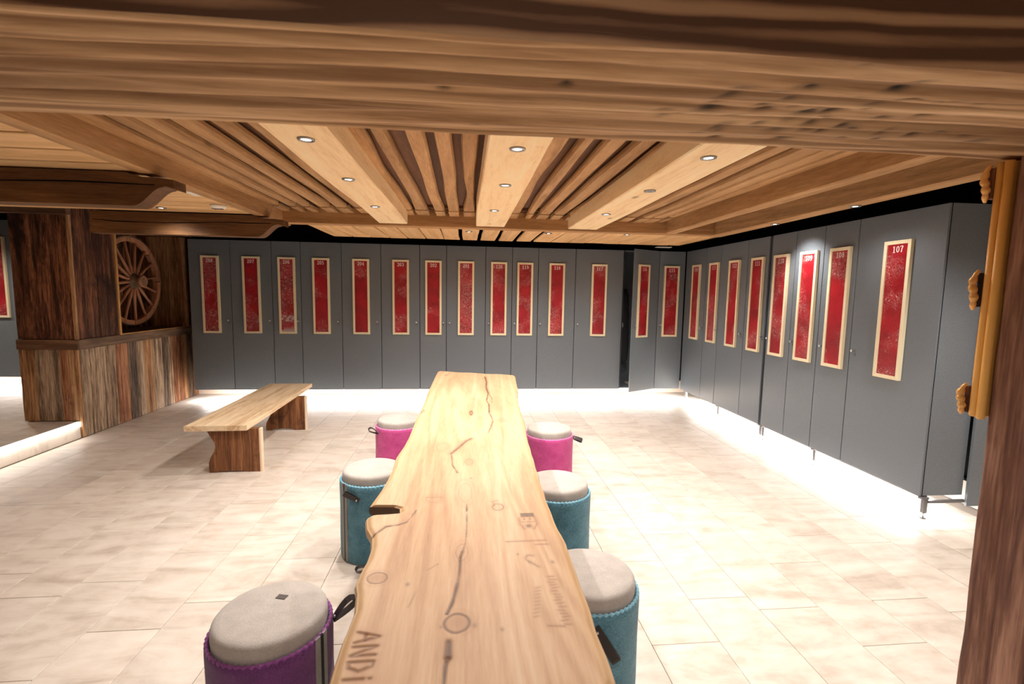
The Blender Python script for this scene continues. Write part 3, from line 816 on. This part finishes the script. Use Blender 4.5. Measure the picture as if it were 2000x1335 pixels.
# base frame rails and adjustable feet of the right-hand lockers
t = empty('base_frame', label='thin dark steel base rail under the near end of the right lockers', category='frame')
box('rail', 3.59, 3.9, 3.235, 3.255, .132, .152, 'steel', t)
box('rail', 3.57, 3.60, 3.262, 7.4, .16, .18, 'steel', t)
for nm, y in (('far corner', 7.34), ('second from the far corner', 6.325), ('left one of the close pair', 5.345), ('right one of the close pair', 5.287), ('second from the near end', 4.437), ('nearest, at the row end', 3.262)):
    t = empty('locker_foot', (3.58, y, 0), label='adjustable steel locker foot, ' + nm, category='foot', group='steel feet under the right-hand lockers')
    box('sleeve', -.016, .016, -.016, .016, .045, .16, 'steel', t, .002)
    lathe('spindle', [(.006, .008), (.006, .05)], 'chrome', t, 10)
    lathe('disc', [(.020, 0), (.020, .006), (.008, .009)], 'steel', t, 16)
    box('bracket', -.04, .018, -.02, .02, .158, .176, 'steel', t, .002)
# things inside the open locker
t = empty('ski_bag', (2.66, 7.88, .21), label='black ski bag hanging inside the open locker 116', category='bag')
lathe('bag_body', [(.05, .35), (.085, .4), (.10, .7), (.09, 1.2), (.07, 1.5), (.03, 1.6)], 'bag', t, 16)
tube('bag_strap', [(.0, -.09, 1.4), (.03, -.13, 1.3), (.05, -.14, 1.15), (.04, -.12, 1.0), (0, -.10, .95)], .009, 'leather', t, 6)
t = empty('boot_dryer', (2.82, 7.75, .205), label='black zigzag boot rack standing in the open locker 116', category='rack')
tube('rack_tube', [(.12, 0, .02), (-.05, 0, .12), (.10, 0, .26), (-.06, 0, .40), (.10, 0, .55)], .012, 'dark_plastic', t, 8)
box('rack_base', -.09, .16, -.1, .14, 0, .02, 'white_plastic', t, .003)
tag(box('strike_plate', 2.516, 2.530, 7.492, 7.50, 1.19, 1.26, 'chrome', None), 'small steel strike plate on the frame of the open locker', 'hardware')
t = tag(box('connector_box', 2.98, 3.22, 7.34, 7.44, 2.462, 2.474, 'white_plastic', None, .003), 'small white box under the ceiling above locker 115', 'box')

# ================================================================== LED profiles
t = tag(box('led_strip', -4.0, 3.5, 7.56, 7.60, .174, .184, 'led', None), 'hidden LED strip under the back row of lockers', 'light strip')
t = tag(box('led_strip', 3.66, 3.70, 3.3, 7.4, .170, .184, 'led', None), 'hidden LED strip under the right-hand row of lockers', 'light strip')
t = tag(box('led_strip', -8.2, -5.4, 7.75, 7.79, .362, .38, 'led', None), 'hidden LED strip under the platform lockers', 'light strip')


# ================================================================== DOWNLIGHTS
def downlight(x, y, z, label, on=True, power=SPOT_W, group=None, size=150, color=NEUT, tilt=0):
    t = empty('downlight', (x, y, z), label=label, category='downlight')
    if group: t['group'] = group
    lathe('lamp_ring', [(.026, -.001), (.029, -.007), (.041, -.006), (.044, .003), (.026, .004)], 'ring', t, 28)
    lathe('lamp_lens', [(.001, -.0035), (.018, -.003), (.026, -.001), (.026, .002)], 'lamp_on' if on else 'lamp_off', t, 24)
    if on:
        sp = spot(x, y, z - .03, power, size, .9, color); sp.rotation_euler = (0, -math.radians(tilt), 0)
    return t


for bi, (bx, bn) in enumerate(((-.80, 'left'), (.26, 'middle'), (1.30, 'right'))):
    for ri, (y, rn) in enumerate(((2.555, 'nearest'), (3.40, 'second'), (4.43, 'farthest'))):
        off = (bn == 'right' and rn == 'second')
        lb = ('unlit downlight, ' if off else 'lit downlight, ') + '%s one on the %s pale beam' % (rn, bn)
        downlight(bx + (0, .005, -.01)[ri], y, 2.449, lb, on=not off)
for x, y, n_ in ((.03, 6.05, 'left'), (1.02, 5.99, 'middle'), (2.0, 5.90, 'right')):
    downlight(x, y + .02, 2.460, 'lit downlight, %s one of three in the far planks' % n_, power=SPOT_W * .75)
downlight(3.12, 4.67, 2.448, 'lit downlight close to the right-hand lockers, shining on locker 109', power=SPOT_W * .6, size=84, tilt=36)
downlight(3.10, 2.2, 2.448, 'added downlight near the post lighting the end locker, unseen behind the foreground beam', power=SPOT_W * 1.7)  # added lamp, brightens the side of the nearest right-hand locker
downlight(3.12, 3.66, 2.448, 'lit downlight near locker 107, the nearest on the right', power=SPOT_W * .2)
downlight(-2.90, 4.95, 2.459, 'lit downlight in the honey boards between the two corbel beams', power=SPOT_W * .4)
t = empty('smoke_detector', (-2.27, 4.72, 2.46), label='white round ceiling detector with dark slots beside the left beam', category='detector')
lathe('cover', [(.02, -.030), (.05, -.028), (.065, -.016), (.07, 0)], 'white_plastic', t, 28)
box('slot', -.03, .04, -.012, .012, -.034, -.029, 'dark_plastic', t)
box('slot', -.045, -.036, -.03, .03, -.033, -.027, 'dark_plastic', t)
tag(box('ceiling_plate', -2.22, -2.17, 4.08, 4.24, 2.452, 2.462, 'white_plastic', None, .003), 'small white plate on the honey ceiling boards near the left beam', 'plate')

# ================================================================== POST AND GILT MIRROR
t = empty('timber_post', label='massive dark timber post under the foreground beam at right', category='post')
nz, na = 90, 40
Zp = np.linspace(0, 2.118, nz); per = []
c = .012
outl = []
X0, X1, Y0, Y1 = 1.592, 1.95, .93, 1.29
seq = [(X0, Y0 + c), (X0, Y1 - c), (X0 + c, Y1), (X1 - c, Y1), (X1, Y1 - c), (X1, Y0 + c), (X1 - c, Y0), (X0 + c, Y0)]
for i in range(len(seq)):
    a = seq[i]; b = seq[(i + 1) % len(seq)]; k = 24 if i in (0,) else 4
    for j in range(k): outl.append((a[0] + (b[0] - a[0]) * j / k, a[1] + (b[1] - a[1]) * j / k))
outl = np.array(outl + [outl[0]]); XX = np.tile(outl[:, 0], (nz, 1)); YY = np.tile(outl[:, 1], (nz, 1)); ZZ = np.tile(Zp[:, None], (1, len(outl)))
dsp = .010 * (vnoise(YY * 40, ZZ * 1.3, 9) - .5) + .006 * (vnoise(YY * 90, ZZ * 3, 10) - .5)
face = XX < X0 + .002
XX = XX + np.where(face, dsp, 0)
YY = YY + np.where(YY > Y1 - .02, .010 * (vnoise(ZZ * 6, ZZ * 0 + 3, 12) - .5), 0)
grid_obj('post_body', XX, YY, ZZ, 'post', t, flip=True)
box('post_end', X0 + .01, X1 - .01, Y0 + .01, Y1 - .01, 0, 2.115, 'post', t)

t = empty('mirror_frame', label='gilt carved mirror frame hung on the far side of the post, seen edge-on', category='mirror frame')
xl = 1.586


def half_bar(name, yc, r, mat, z0=1.338, z1=2.112, x=xl):
    return tube(name, [(x, yc, z0), (x, yc, z0 + .004), (x, yc, z1)], [r * .7, r, r], mat, t, 14)


half_bar('moulding', 1.300, .0112, 'gilt')
half_bar('moulding', 1.3215, .0108, 'gilt', 1.342)
box('frame_backing', 1.589, 2.15, 1.2945, 1.333, 1.345, 2.11, 'gilt', t, .002)
box('frame_backing', 1.602, 2.15, 1.333, 1.352, 1.352, 2.11, 'old', t, .002)
box('mirror_glass', 1.66, 2.09, 1.352, 1.355, 1.42, 2.05, 'mirror', t)


def ornament(zc, ln, flip=1):
    zs = np.linspace(-1, 1, 25); rings = []
    for q, s_ in enumerate(zs):
        env = (1 - abs(s_) ** 3) ; r = .0035 + .008 * env * (.45 + .55 * abs(math.sin(q * .62)))
        cx = xl - .008 - .010 * env; cy = 1.348 + .004 * math.sin(s_ * 4) * flip
        rings.append([(cx + r * math.cos(a), cy + r * 1.1 * math.sin(a), zc + s_ * ln / 2) for a in np.linspace(0, 2 * PI, 11)[:-1]])
    V, F = loft(rings); o_ = obj('carved_ornament', V, F, 'gilt_old', t, True)
    box('ornament_backing', xl - .006, xl + .02, 1.334, 1.350, zc - ln * .42, zc + ln * .42, 'old', t, .002)
    return o_


ornament(1.735, .125); ornament(1.392, .10); ornament(2.055, .11)

# ================================================================== TABLE
TLp = [(.974, -.302), (1.026, -.301), (1.09, -.304), (1.161, -.305), (1.224, -.302), (1.282, -.30), (1.359, -.313), (1.407, -.327), (1.469, -.326), (1.54, -.318), (1.614, -.319), (1.689, -.333),
       (1.756, -.365), (1.832, -.382), (1.850, -.378), (1.853, -.33), (1.860, -.275), (1.880, -.260), (1.92, -.266), (1.938, -.30), (1.943, -.388), (1.945, -.391), (1.996, -.385), (2.102, -.372), (2.22, -.364), (2.373, -.36), (2.541, -.367),
       (2.733, -.35), (2.913, -.342), (3.143, -.341), (3.383, -.342), (3.50, -.333), (3.53, -.318), (3.56, -.33), (3.695, -.33), (4.332, -.331), (5.004, -.319), (5.37, -.308), (5.5, -.308)]
TRp = [(.974, .338), (.99, .348), (1.07, .349), (1.156, .349), (1.246, .353), (1.347, .355), (1.479, .356), (1.619, .361), (1.703, .352), (1.898, .349), (2.162, .353), (2.506, .366), (2.873, .379),
       (3.246, .408), (3.624, .417), (4.034, .444), (4.417, .485), (5.099, .524), (5.5, .54)]
TZ, TTH = .82, .062
t = empty('live_edge_table', (0, 0, 0), label='long live-edge spruce slab table with cracks, knots and carvings', category='table')
nv, nu = 1000, 170
yv = np.concatenate([np.linspace(.974, 2.6, 640, endpoint=False), np.linspace(2.6, 5.25, 360)])
Lx = np.interp(yv, [p[0] for p in TLp], [p[1] for p in TLp]); Rx = np.interp(yv, [p[0] for p in TRp], [p[1] for p in TRp])
Rx = Rx + .0025 * np.sin(yv * 31) * .5
un = np.linspace(0, 1, nu)
Y, U = np.meshgrid(yv, un, indexing='ij')
X = Lx[:, None] + (Rx - Lx)[:, None] * U
# slanted far end: the left corner reaches further back
far = (5.36 - .27 * U + .012 * np.sin(U * 17)); Y = Y + (far - 5.25) * ((Y - .974) / 4.276) ** 10
dl = X - Lx[:, None]; dr = Rx[:, None] - X
edge = np.minimum(dl, dr)
Z = TZ - .010 * np.exp(-(edge / .012) ** 2) + .0012 * (vnoise(X * 6, Y * 1.2, 21) - .5)
marks = np.zeros_like(X); soft = np.zeros_like(X); sap = np.clip(1 - edge / .05, 0, 1) ** 1.3 * .55


def seg_dist(pts):
    D = np.full(X.shape, 9.)
    for (x0, y0_), (x1, y1_) in zip(pts[:-1], pts[1:]):
        vx, vy = x1 - x0, y1_ - y0_; L2 = vx * vx + vy * vy + 1e-12
        tt = np.clip(((X - x0) * vx + (Y - y0_) * vy) / L2, 0, 1)
        D = np.minimum(D, np.hypot(X - x0 - tt * vx, Y - y0_ - tt * vy))
    return D


def groove(pts, w_, depth, dark, to=None, jag=.004, halo=.0):
    global Z, marks, soft
    if depth >= .002 and jag > .002: w_ *= 1.5; dark = min(1, dark * 1.35)
    D = seg_dist(pts) + jag * (vnoise(X * 60, Y * 25, 30) - .5)
    g = np.exp(-(np.maximum(D, 0) / w_) ** 2)
    Z = Z - depth * g; marks = np.maximum(marks, g * dark)
    if halo: soft = np.maximum(soft, halo * np.exp(-(D / (w_ * 3.5)) ** 2))


groove([(.204, 5.003), (.208, 4.714), (.192, 4.421), (.2, 4.161)], .006, .004, .85, halo=.3)
groove([(.2, 4.161), (.173, 3.877), (.186, 3.723), (.176, 3.449)], .0035, .003, .8)
groove([(.176, 3.449), (.194, 3.248), (.171, 3.105), (.143, 2.942)], .0028, .002, .6)
groove([(.2, 4.2), (.222, 3.95), (.215, 3.8)], .002, .002, .6)
groove([(.035, 2.84), (.002, 2.786), (-.04, 2.667), (-.078, 2.571)], .006, .003, .7, halo=.3)
groove([(-.078, 2.571), (-.069, 2.479), (-.065, 2.393), (-.037, 2.283)], .0024, .002, .6)
groove([(.007, 1.93), (.009, 1.757), (.003, 1.61), (-.004, 1.578), (-.013, 1.526)], .0018, .002, .65)
groove([(-.008, 1.56), (-.013, 1.526), (-.016, 1.44), (-.020, 1.385), (-.033, 1.294), (-.047, 1.243)], .0028, .003, .8, halo=.15)
groove([(-.038, 1.135), (-.039, 1.084)], .006, .004, .85, jag=.006, halo=.3)
groove([(-.039, 1.084), (-.043, 1.055), (-.045, .98)], .0032, .003, .8)
groove([(-.334, 1.693), (-.319, 1.711), (-.296, 1.753), (-.252, 1.765), (-.223, 1.785)], .0028, .003, .85, halo=.2)
groove([(-.223, 1.785), (-.206, 1.84), (-.196, 1.885)], .0018, .002, .6)
groove([(-.157, 1.278), (-.139, 1.356), (-.130, 1.42)], .0018, .001, .45)
groove([(-.119, 1.455), (-.1, 1.475), (-.085, 1.49)], .0022, .001, .4)


def knot(cx, cy, rx, ry, dark=.5, fill=.35, wd=.1):
    global Z, marks, soft
    e = np.hypot((X - cx) / rx, (Y - cy) / ry) + .12 * (vnoise(X * 40, Y * 25, 31) - .5)
    rim = np.exp(-((e - 1) / wd) ** 2); marks = np.maximum(marks, rim * min(1, dark * 1.3))
    soft = np.maximum(soft, np.clip(1.15 - e, 0, 1) ** .3 * fill * (e < 1.1)); Z = Z - .0012 * rim
    soft = np.maximum(soft, .16 * np.exp(-((e - 1.45) / .25) ** 2))


knot(-.267, 1.425, .029, .028, .55, .45); knot(-.019, 1.204, .034, .036, .65, .5, .13)
knot(.137, 1.895, .024, .03, .6, .2); knot(.041, 3.462, .010, .05, .7, .6, .5); knot(.257, 3.246, .028, .035, .4, .2)
knot(.02, 2.435, .022, .045, .35, .4); knot(-.13, 2.68, .035, .06, .14, .1); knot(-.325, 3.529, .02, .035, .5, .3)
knot(-.01, 1.555, .02, .05, .22, .1); knot(-.133, 1.99, .034, .035, .22, .15); knot(.0, 2.05, .03, .1, .12, .1)
for cx, cy, r_ in ((-.171, 1.385, .006), (.028, 1.19, .006), (-.06, 1.19, .004), (.214, 1.48, .005), (.03, 2.21, .006), (.18, 1.53, .004), (.10, 1.17, .005), (.29, 1.475, .006), (.06, 4.75, .012), (-.21, 5.1, .02)):
    g = np.exp(-(((X - cx) / r_) ** 2 + ((Y - cy) / (r_ * 1.6)) ** 2)); marks = np.maximum(marks, .55 * g)


def carve(pts, w_=.0034, depth=.003, dark=.55): groove(pts, w_ * 1.15, depth, min(1, dark * 1.25), jag=.001, halo=.3)


# carved letters A N D i (read from the right-hand side of the table)
def letter(st, yc, s=.060, xb=-.275):
    for pts in st: carve([(xb + q * s, yc - p * s * .8) for p, q in pts])


letter([[(-.05, 0), (.35, 1), (.75, 0)], [(.12, .38), (.58, .38)]], 1.185)
letter([[(0, 0), (0, 1), (.62, 0), (.62, 1)]], 1.135)
letter([[(0, 0), (0, 1), (.35, .95), (.62, .5), (.35, .05), (0, 0)]], 1.085)
letter([[(.05, 0), (.05, .78)], [(.05, .98), (.05, 1.04)]], 1.035)
carve([(.15, 1.615), (.291, 1.616)], .002, .0015, .5); carve([(.25, 1.589), (.297, 1.589)], .002, .0015, .45)
carve([(.205, 1.505), (.212, 1.522), (.232, 1.518)], .0022, .0015, .4); carve([(.205, 1.497), (.242, 1.451)], .0022, .0015, .5)
carve([(-.165, 2.005), (-.10, 2.005)], .0024, .0015, .35); carve([(.115, 1.945), (.124, 1.925), (.122, 1.90)], .0022, .001, .45)
carve([(.118, 1.948), (.135, 1.952)], .003, .001, .4)
# small branded square mark with a round outline, near the right edge
g = np.clip(1 - np.maximum(abs(X - .249) / .032, abs(Y - 1.815) / .020), 0, 1); marks = np.maximum(marks, np.clip(g * 4, 0, 1) * .75)
for dx in (-.012, .012): carve([(.245 + dx, 1.775), (.245 + dx, 1.79)], .0024, .001, .6)
carve([(.215, 1.795), (.213, 1.74), (.225, 1.70)], .002, .001, .45); carve([(.275, 1.795), (.278, 1.74), (.262, 1.70)], .002, .001, .45)
carve([(.222, 1.758), (.268, 1.758)], .002, .001, .55)
g = np.exp(-(((X - .243) / .012) ** 2 + ((Y - 1.725) / .016) ** 2)); marks = np.maximum(marks, g * .8)
# faint scratched handwriting
for i in range(16):
    y_ = 1.395 - i * .0145; x_ = .268 + .0006 * i + .004 * math.sin(i * 2.1)
    carve([(x_ - .008, y_), (x_ + .010, y_ + .003 * math.sin(i * 5))], .0016, .0006, .34)
for i in range(9):
    y_ = 1.34 - i * .016; x_ = .222 - .003 * i
    carve([(x_ - .006, y_), (x_ + .006, y_ + .004)], .0016, .0006, .28)
carve([(.225, 1.175), (.268, 1.17)], .002, .001, .4)
# worn pale patch
grid_obj('table_slab', X, Y, Z, 'table', t, {'marks': np.clip(marks, 0, 1), 'soft': np.clip(soft, 0, 1), 'sap': sap}, flip=True)
# skirt: rounded live edge and underside
rings_L = []; sec = [(0, -.010), (-.006, -.022), (-.002, -.040), (.012, -TTH + .006), (.030, -TTH)]
for side, name in ((-1, 'live_edge'), (1, 'live_edge')):
    col = 0 if side < 0 else -1
    ex, ey, ez = X[:, col], Y[:, col], Z[:, col]
    XS = np.stack([ex - side * s_[0] * 1.0 if side > 0 else ex + s_[0] for s_ in sec], 0)
    XS[0] = ex; YS = np.tile(ey, (len(sec), 1)); ZS = np.stack([TZ + s_[1] for s_ in sec], 0)[:, None] * np.ones(len(ex))[None, :]
    ZS[0] = ez
    mk_ = np.zeros(XS.shape)
    if side < 0: mk_[:, (ey > 1.848) & (ey < 1.952)] = .85
    grid_obj(name, XS, YS, ZS, 'table', t, {'sap': np.full(XS.shape, .45), 'marks': mk_, 'soft': np.zeros(XS.shape)}, flip=(side < 0))
for rowi in (0, -1):
    ex, ey, ez = X[rowi], Y[rowi], Z[rowi]
    XS = np.stack([ex, ex, ex], 0); YS = np.tile(ey, (3, 1)); ZS = np.stack([ez, ez * 0 + TZ - .03, ez * 0 + TZ - TTH], 0)
    grid_obj('end_grain', XS, YS, ZS, 'table', t, {'sap': np.zeros(XS.shape), 'marks': np.zeros(XS.shape), 'soft': np.full(XS.shape, .5)}, flip=(rowi == 0))
stp = slice(None, None, 10)
XU = np.stack([X[stp, 0] + .03, X[stp, -1] - .03], 0); YU = np.stack([Y[stp, 0], Y[stp, -1]], 0); ZU = np.full(XU.shape, TZ - TTH)
grid_obj('slab_underside', XU, YU, ZU, 'bark', t, flip=True, smooth=False)
for y in (1.55, 4.55):
    pts = [(-.16, 0), (.16, 0), (.15, .06), (.06, .14), (.07, .5), (.15, TZ - TTH - .02), (.15, TZ - TTH + .001), (-.15, TZ - TTH + .001), (-.15, TZ - TTH - .02), (-.07, .5), (-.06, .14), (-.15, .06)]
    extrude_poly('leg', pts, y, y + .07, lambda p, a: (p[0] + .05, a, p[1]), 'bench_leg', t)


# ================================================================== FELT STOOLS
R0, ZR, ZC = .205, .508, .566


def strap_mesh(parent, phi, z, length=.085, wid=.026, droop=-.25, swing=0., gap=.022, name='strap', twist=0.):
    """a flat leather loop riveted to the felt at angle phi and height z"""
    c, s = math.cos(phi), math.sin(phi); out = Vector((c, s, 0)); tan = Vector((-s, c, 0)); upv = Vector((0, 0, 1))
    d = (out * math.cos(droop) + upv * math.sin(droop)); d = (d + tan * swing).normalized()
    nrm = d.cross(tan if abs(swing) < .5 else upv).normalized()
    base = out * (R0 + .002) + upv * z; wv_ = d.cross(nrm).normalized()
    if abs(swing) >= .5: nrm = out; wv_ = d.cross(out).normalized()
    if twist:
        q_ = Matrix.Rotation(math.radians(twist), 3, d); nrm = q_ @ nrm; wv_ = q_ @ wv_
    pts = []; N = 22
    for i in range(N + 1):
        a = i / N
        if a < .42: q = a / .42; p = base + d * (length * q) + nrm * (gap * math.sin(q * PI * .5))
        elif a < .58:
            q = (a - .42) / .16; p = base + d * (length + gap * math.sin(q * PI)) + nrm * (gap * math.cos(q * PI))
        else: q = (a - .58) / .42; p = base + d * (length * (1 - q)) - nrm * (gap * math.cos(q * PI * .5))
        pts.append(p)
    V = []; F = []; th = .0016
    for i, p in enumerate(pts):
        tg = (pts[min(i + 1, N)] - pts[max(i - 1, 0)]).normalized(); nn = tg.cross(wv_).normalized()
        for sa, sb in ((-1, -1), (1, -1), (1, 1), (-1, 1)): V.append(p + wv_ * sa * wid / 2 + nn * sb * th)
    for i in range(N):
        for j in range(4):
            k = (j + 1) % 4; F.append((i * 4 + j, i * 4 + k, i * 4 + 4 + k, i * 4 + 4 + j))
    F += [(3, 2, 1, 0), tuple(N * 4 + j for j in range(4))]
    st = obj(name, V, F, 'leather', parent)
    rp = base + d * .012 + (nrm * gap * .35 if abs(swing) < .5 else out * (gap + .003))
    rv = lathe('rivet', [(.0055, -.002), (.0055, .002), (.003, .004)], 'chrome', st, 12)
    rv.matrix_local = Matrix.Translation(rp) @ (Vector((0, 0, 1)).rotation_difference(nrm if abs(swing) < .5 else out).to_matrix().to_4x4())
    return st


def stool(x, y, colr, label, rot=0, strap=None, zipa=None, tagp=None, group='felt stools around the long table'):
    t = empty('felt_stool', (x, y, 0), label=label, category='stool', group=group)
    n = 96
    prof = [(R0 - .012, .001), (R0 - .004, .004), (R0, .02), (R0 + .001, .15), (R0 - .001, .33), (R0 + .001, ZR - .03), (R0, ZR - .004), (R0 - .008, ZR), (R0 - .014, ZR - .006), (R0 - .014, ZR - .05), (.02, ZR - .055)]
    lathe('felt_body', prof, colr, t, n, mod=lambda i, k: .0012 * math.cos(k * PI / 1) if 1 < i < 7 else 0)
    # scalloped stitch round the rim
    N = 220; V = []; F = []; m = 6
    for k in range(N):
        a = 2 * PI * k / N; rr_ = .0062 + .0022 * math.cos(k * 2 * PI / 4)
        for j in range(m):
            b = 2 * PI * j / m; r = R0 - .006 + rr_ * math.cos(b); z = ZR - .004 + rr_ * 1.1 * math.sin(b)
            V.append((r * math.cos(a), r * math.sin(a), z))
    for k in range(N):
        for j in range(m):
            k2 = (k + 1) % N; j2 = (j + 1) % m; F.append((k * m + j, k2 * m + j, k2 * m + j2, k * m + j2))
    obj('rim_stitch', V, F, colr + '_rim', t, True)
    rc = R0 - .0165
    lathe('cushion', [(rc - .004, ZR - .045), (rc, ZR - .02), (rc + .001, ZR + .012), (rc, ZR + .034), (rc - .0025, ZR + .043), (rc - .008, ZC - .008), (rc - .016, ZC - .0035), (rc - .034, ZC - .0005), (.09, ZC + .0025), (.004, ZC + .003)], 'cushion', t, 72)
    if strap: strap_mesh(t, *strap[0], **strap[1])
    if zipa is not None:
        for da, w_, m_, rr_ in ((-.075, .03, 'zip', .0035), (.065, .03, 'zip', .0035), (-.004, .014, 'dark_plastic', .0045)):
            a0 = zipa + da; V = []
            for zq in (.012, ZR + .002):
                for e in (-1, 0, 1):
                    a = a0 + e * w_ / 2 / R0
                    V += [((R0 + rr_) * math.cos(a), (R0 + rr_) * math.sin(a), zq)]
                for e in (1, 0, -1):
                    a = a0 + e * w_ / 2 / R0
                    V += [((R0 - .002) * math.cos(a), (R0 - .002) * math.sin(a), zq)]
            Fz = [(j, (j + 1) % 6, 6 + (j + 1) % 6, 6 + j) for j in range(6)] + [(5, 4, 3, 2, 1, 0), (6, 7, 8, 9, 10, 11)]
            obj('zip_tape' if m_ == 'zip' else 'zip_teeth', V, Fz, m_, t)
    if tagp:
        tx, ty, ta = tagp
        lb = box('maker_label', -.019, .019, -.0125, .0125, ZC + .0025, ZC + .005, 'label_fabric', t, .0008)
        lb.location = (tx, ty, 0); lb.rotation_euler = (0, 0, ta)
    return t


stool(-.687, 1.674, 'purple', 'purple felt stool with grey cushion, nearest on the left of the table', strap=((math.radians(14), .478), dict(length=.085, droop=.75, gap=.022, wid=.026, twist=24)), zipa=math.radians(-20), tagp=(.015, .06, -.25))
stool(-.597, 3.08, 'teal', 'teal felt stool left of the table with a visible zip seam and strap', strap=((math.radians(257), .425), dict(length=.095, droop=1.3, swing=-1.9, gap=.010, wid=.028)), zipa=math.radians(224))
stool(-.60, 4.307, 'pink', 'pink felt stool left of the table, behind the teal one', strap=((math.radians(218), .46), dict(length=.085, droop=.6, gap=.018, wid=.024, twist=-20)))
stool(.513, 1.833, 'teal', 'teal felt stool nearest on the right of the table, dark strap hanging down', strap=((math.radians(-97), .462), dict(length=.125, droop=-1.2, swing=.72, wid=.036, gap=.008)))
stool(.564, 2.794, 'teal', 'teal felt stool second on the right, between the near teal and the pink one')
stool(.720, 3.967, 'pink', 'pink felt stool right of the table, farthest on that side', strap=((math.radians(-8), .478), dict(length=.072, droop=-.35, gap=.012, wid=.034, twist=45)))
stool(-.16, 2.04, 'teal', 'felt stool pushed under the table, only its dark strap tip showing', strap=((math.radians(178), .485), dict(length=.10, droop=-.1, gap=.012, twist=50)))

# ================================================================== BENCH
t = empty('wooden_bench', (-2.29, 5.49, 0), rz=math.radians(1.6), label='pale wooden bench on two dark slab legs with wavy edges', category='bench')
bt = [(-.27, -.09), (-.088, .098), (.10, .268)]
for a, b in bt:
    plank('seat_board', 'Y', -1.02, 1.03, a, b, .412, .46, 'bench_top', t, .0015, 10, .003)


def slab_leg(y, prof_l, arch):
    pts = [(xr, z) for xr, z in prof_l] + [(.345, .412), (.355, 0)]
    k = len(pts)
    if arch:
        for i in range(9):
            a = i / 8; pts.append((.24 - .29 * a, arch * math.sin(PI * a) ** .5 if 0 < a < 1 else 0))
    lg = extrude_poly('leg', pts, y, y + .052, lambda p, a: (p[0], a, p[1]), 'bench_leg', t)
    tag(box('leg_edge', .346, .366, y - .001, y + .053, 0, .412, 'bench_edge', lg, .003), label='pale right-hand edge')
    return lg


pl = [(-.095, 0), (-.10, .05), (-.098, .10), (-.078, .155), (-.050, .20), (-.038, .245), (-.045, .29), (-.072, .335), (-.098, .38), (-.105, .412)]
slab_leg(-.96, pl, .012)
slab_leg(.42, [(-.10, 0), (-.105, .04), (-.10, .09), (-.075, .14), (-.045, .20), (-.03, .26), (-.04, .33), (-.06, .38), (-.075, .412)], .02)
plank('stretcher', 'Y', -.90, .43, .09, .13, .372, .411, 'bench_leg', t, .001, 4, .003)
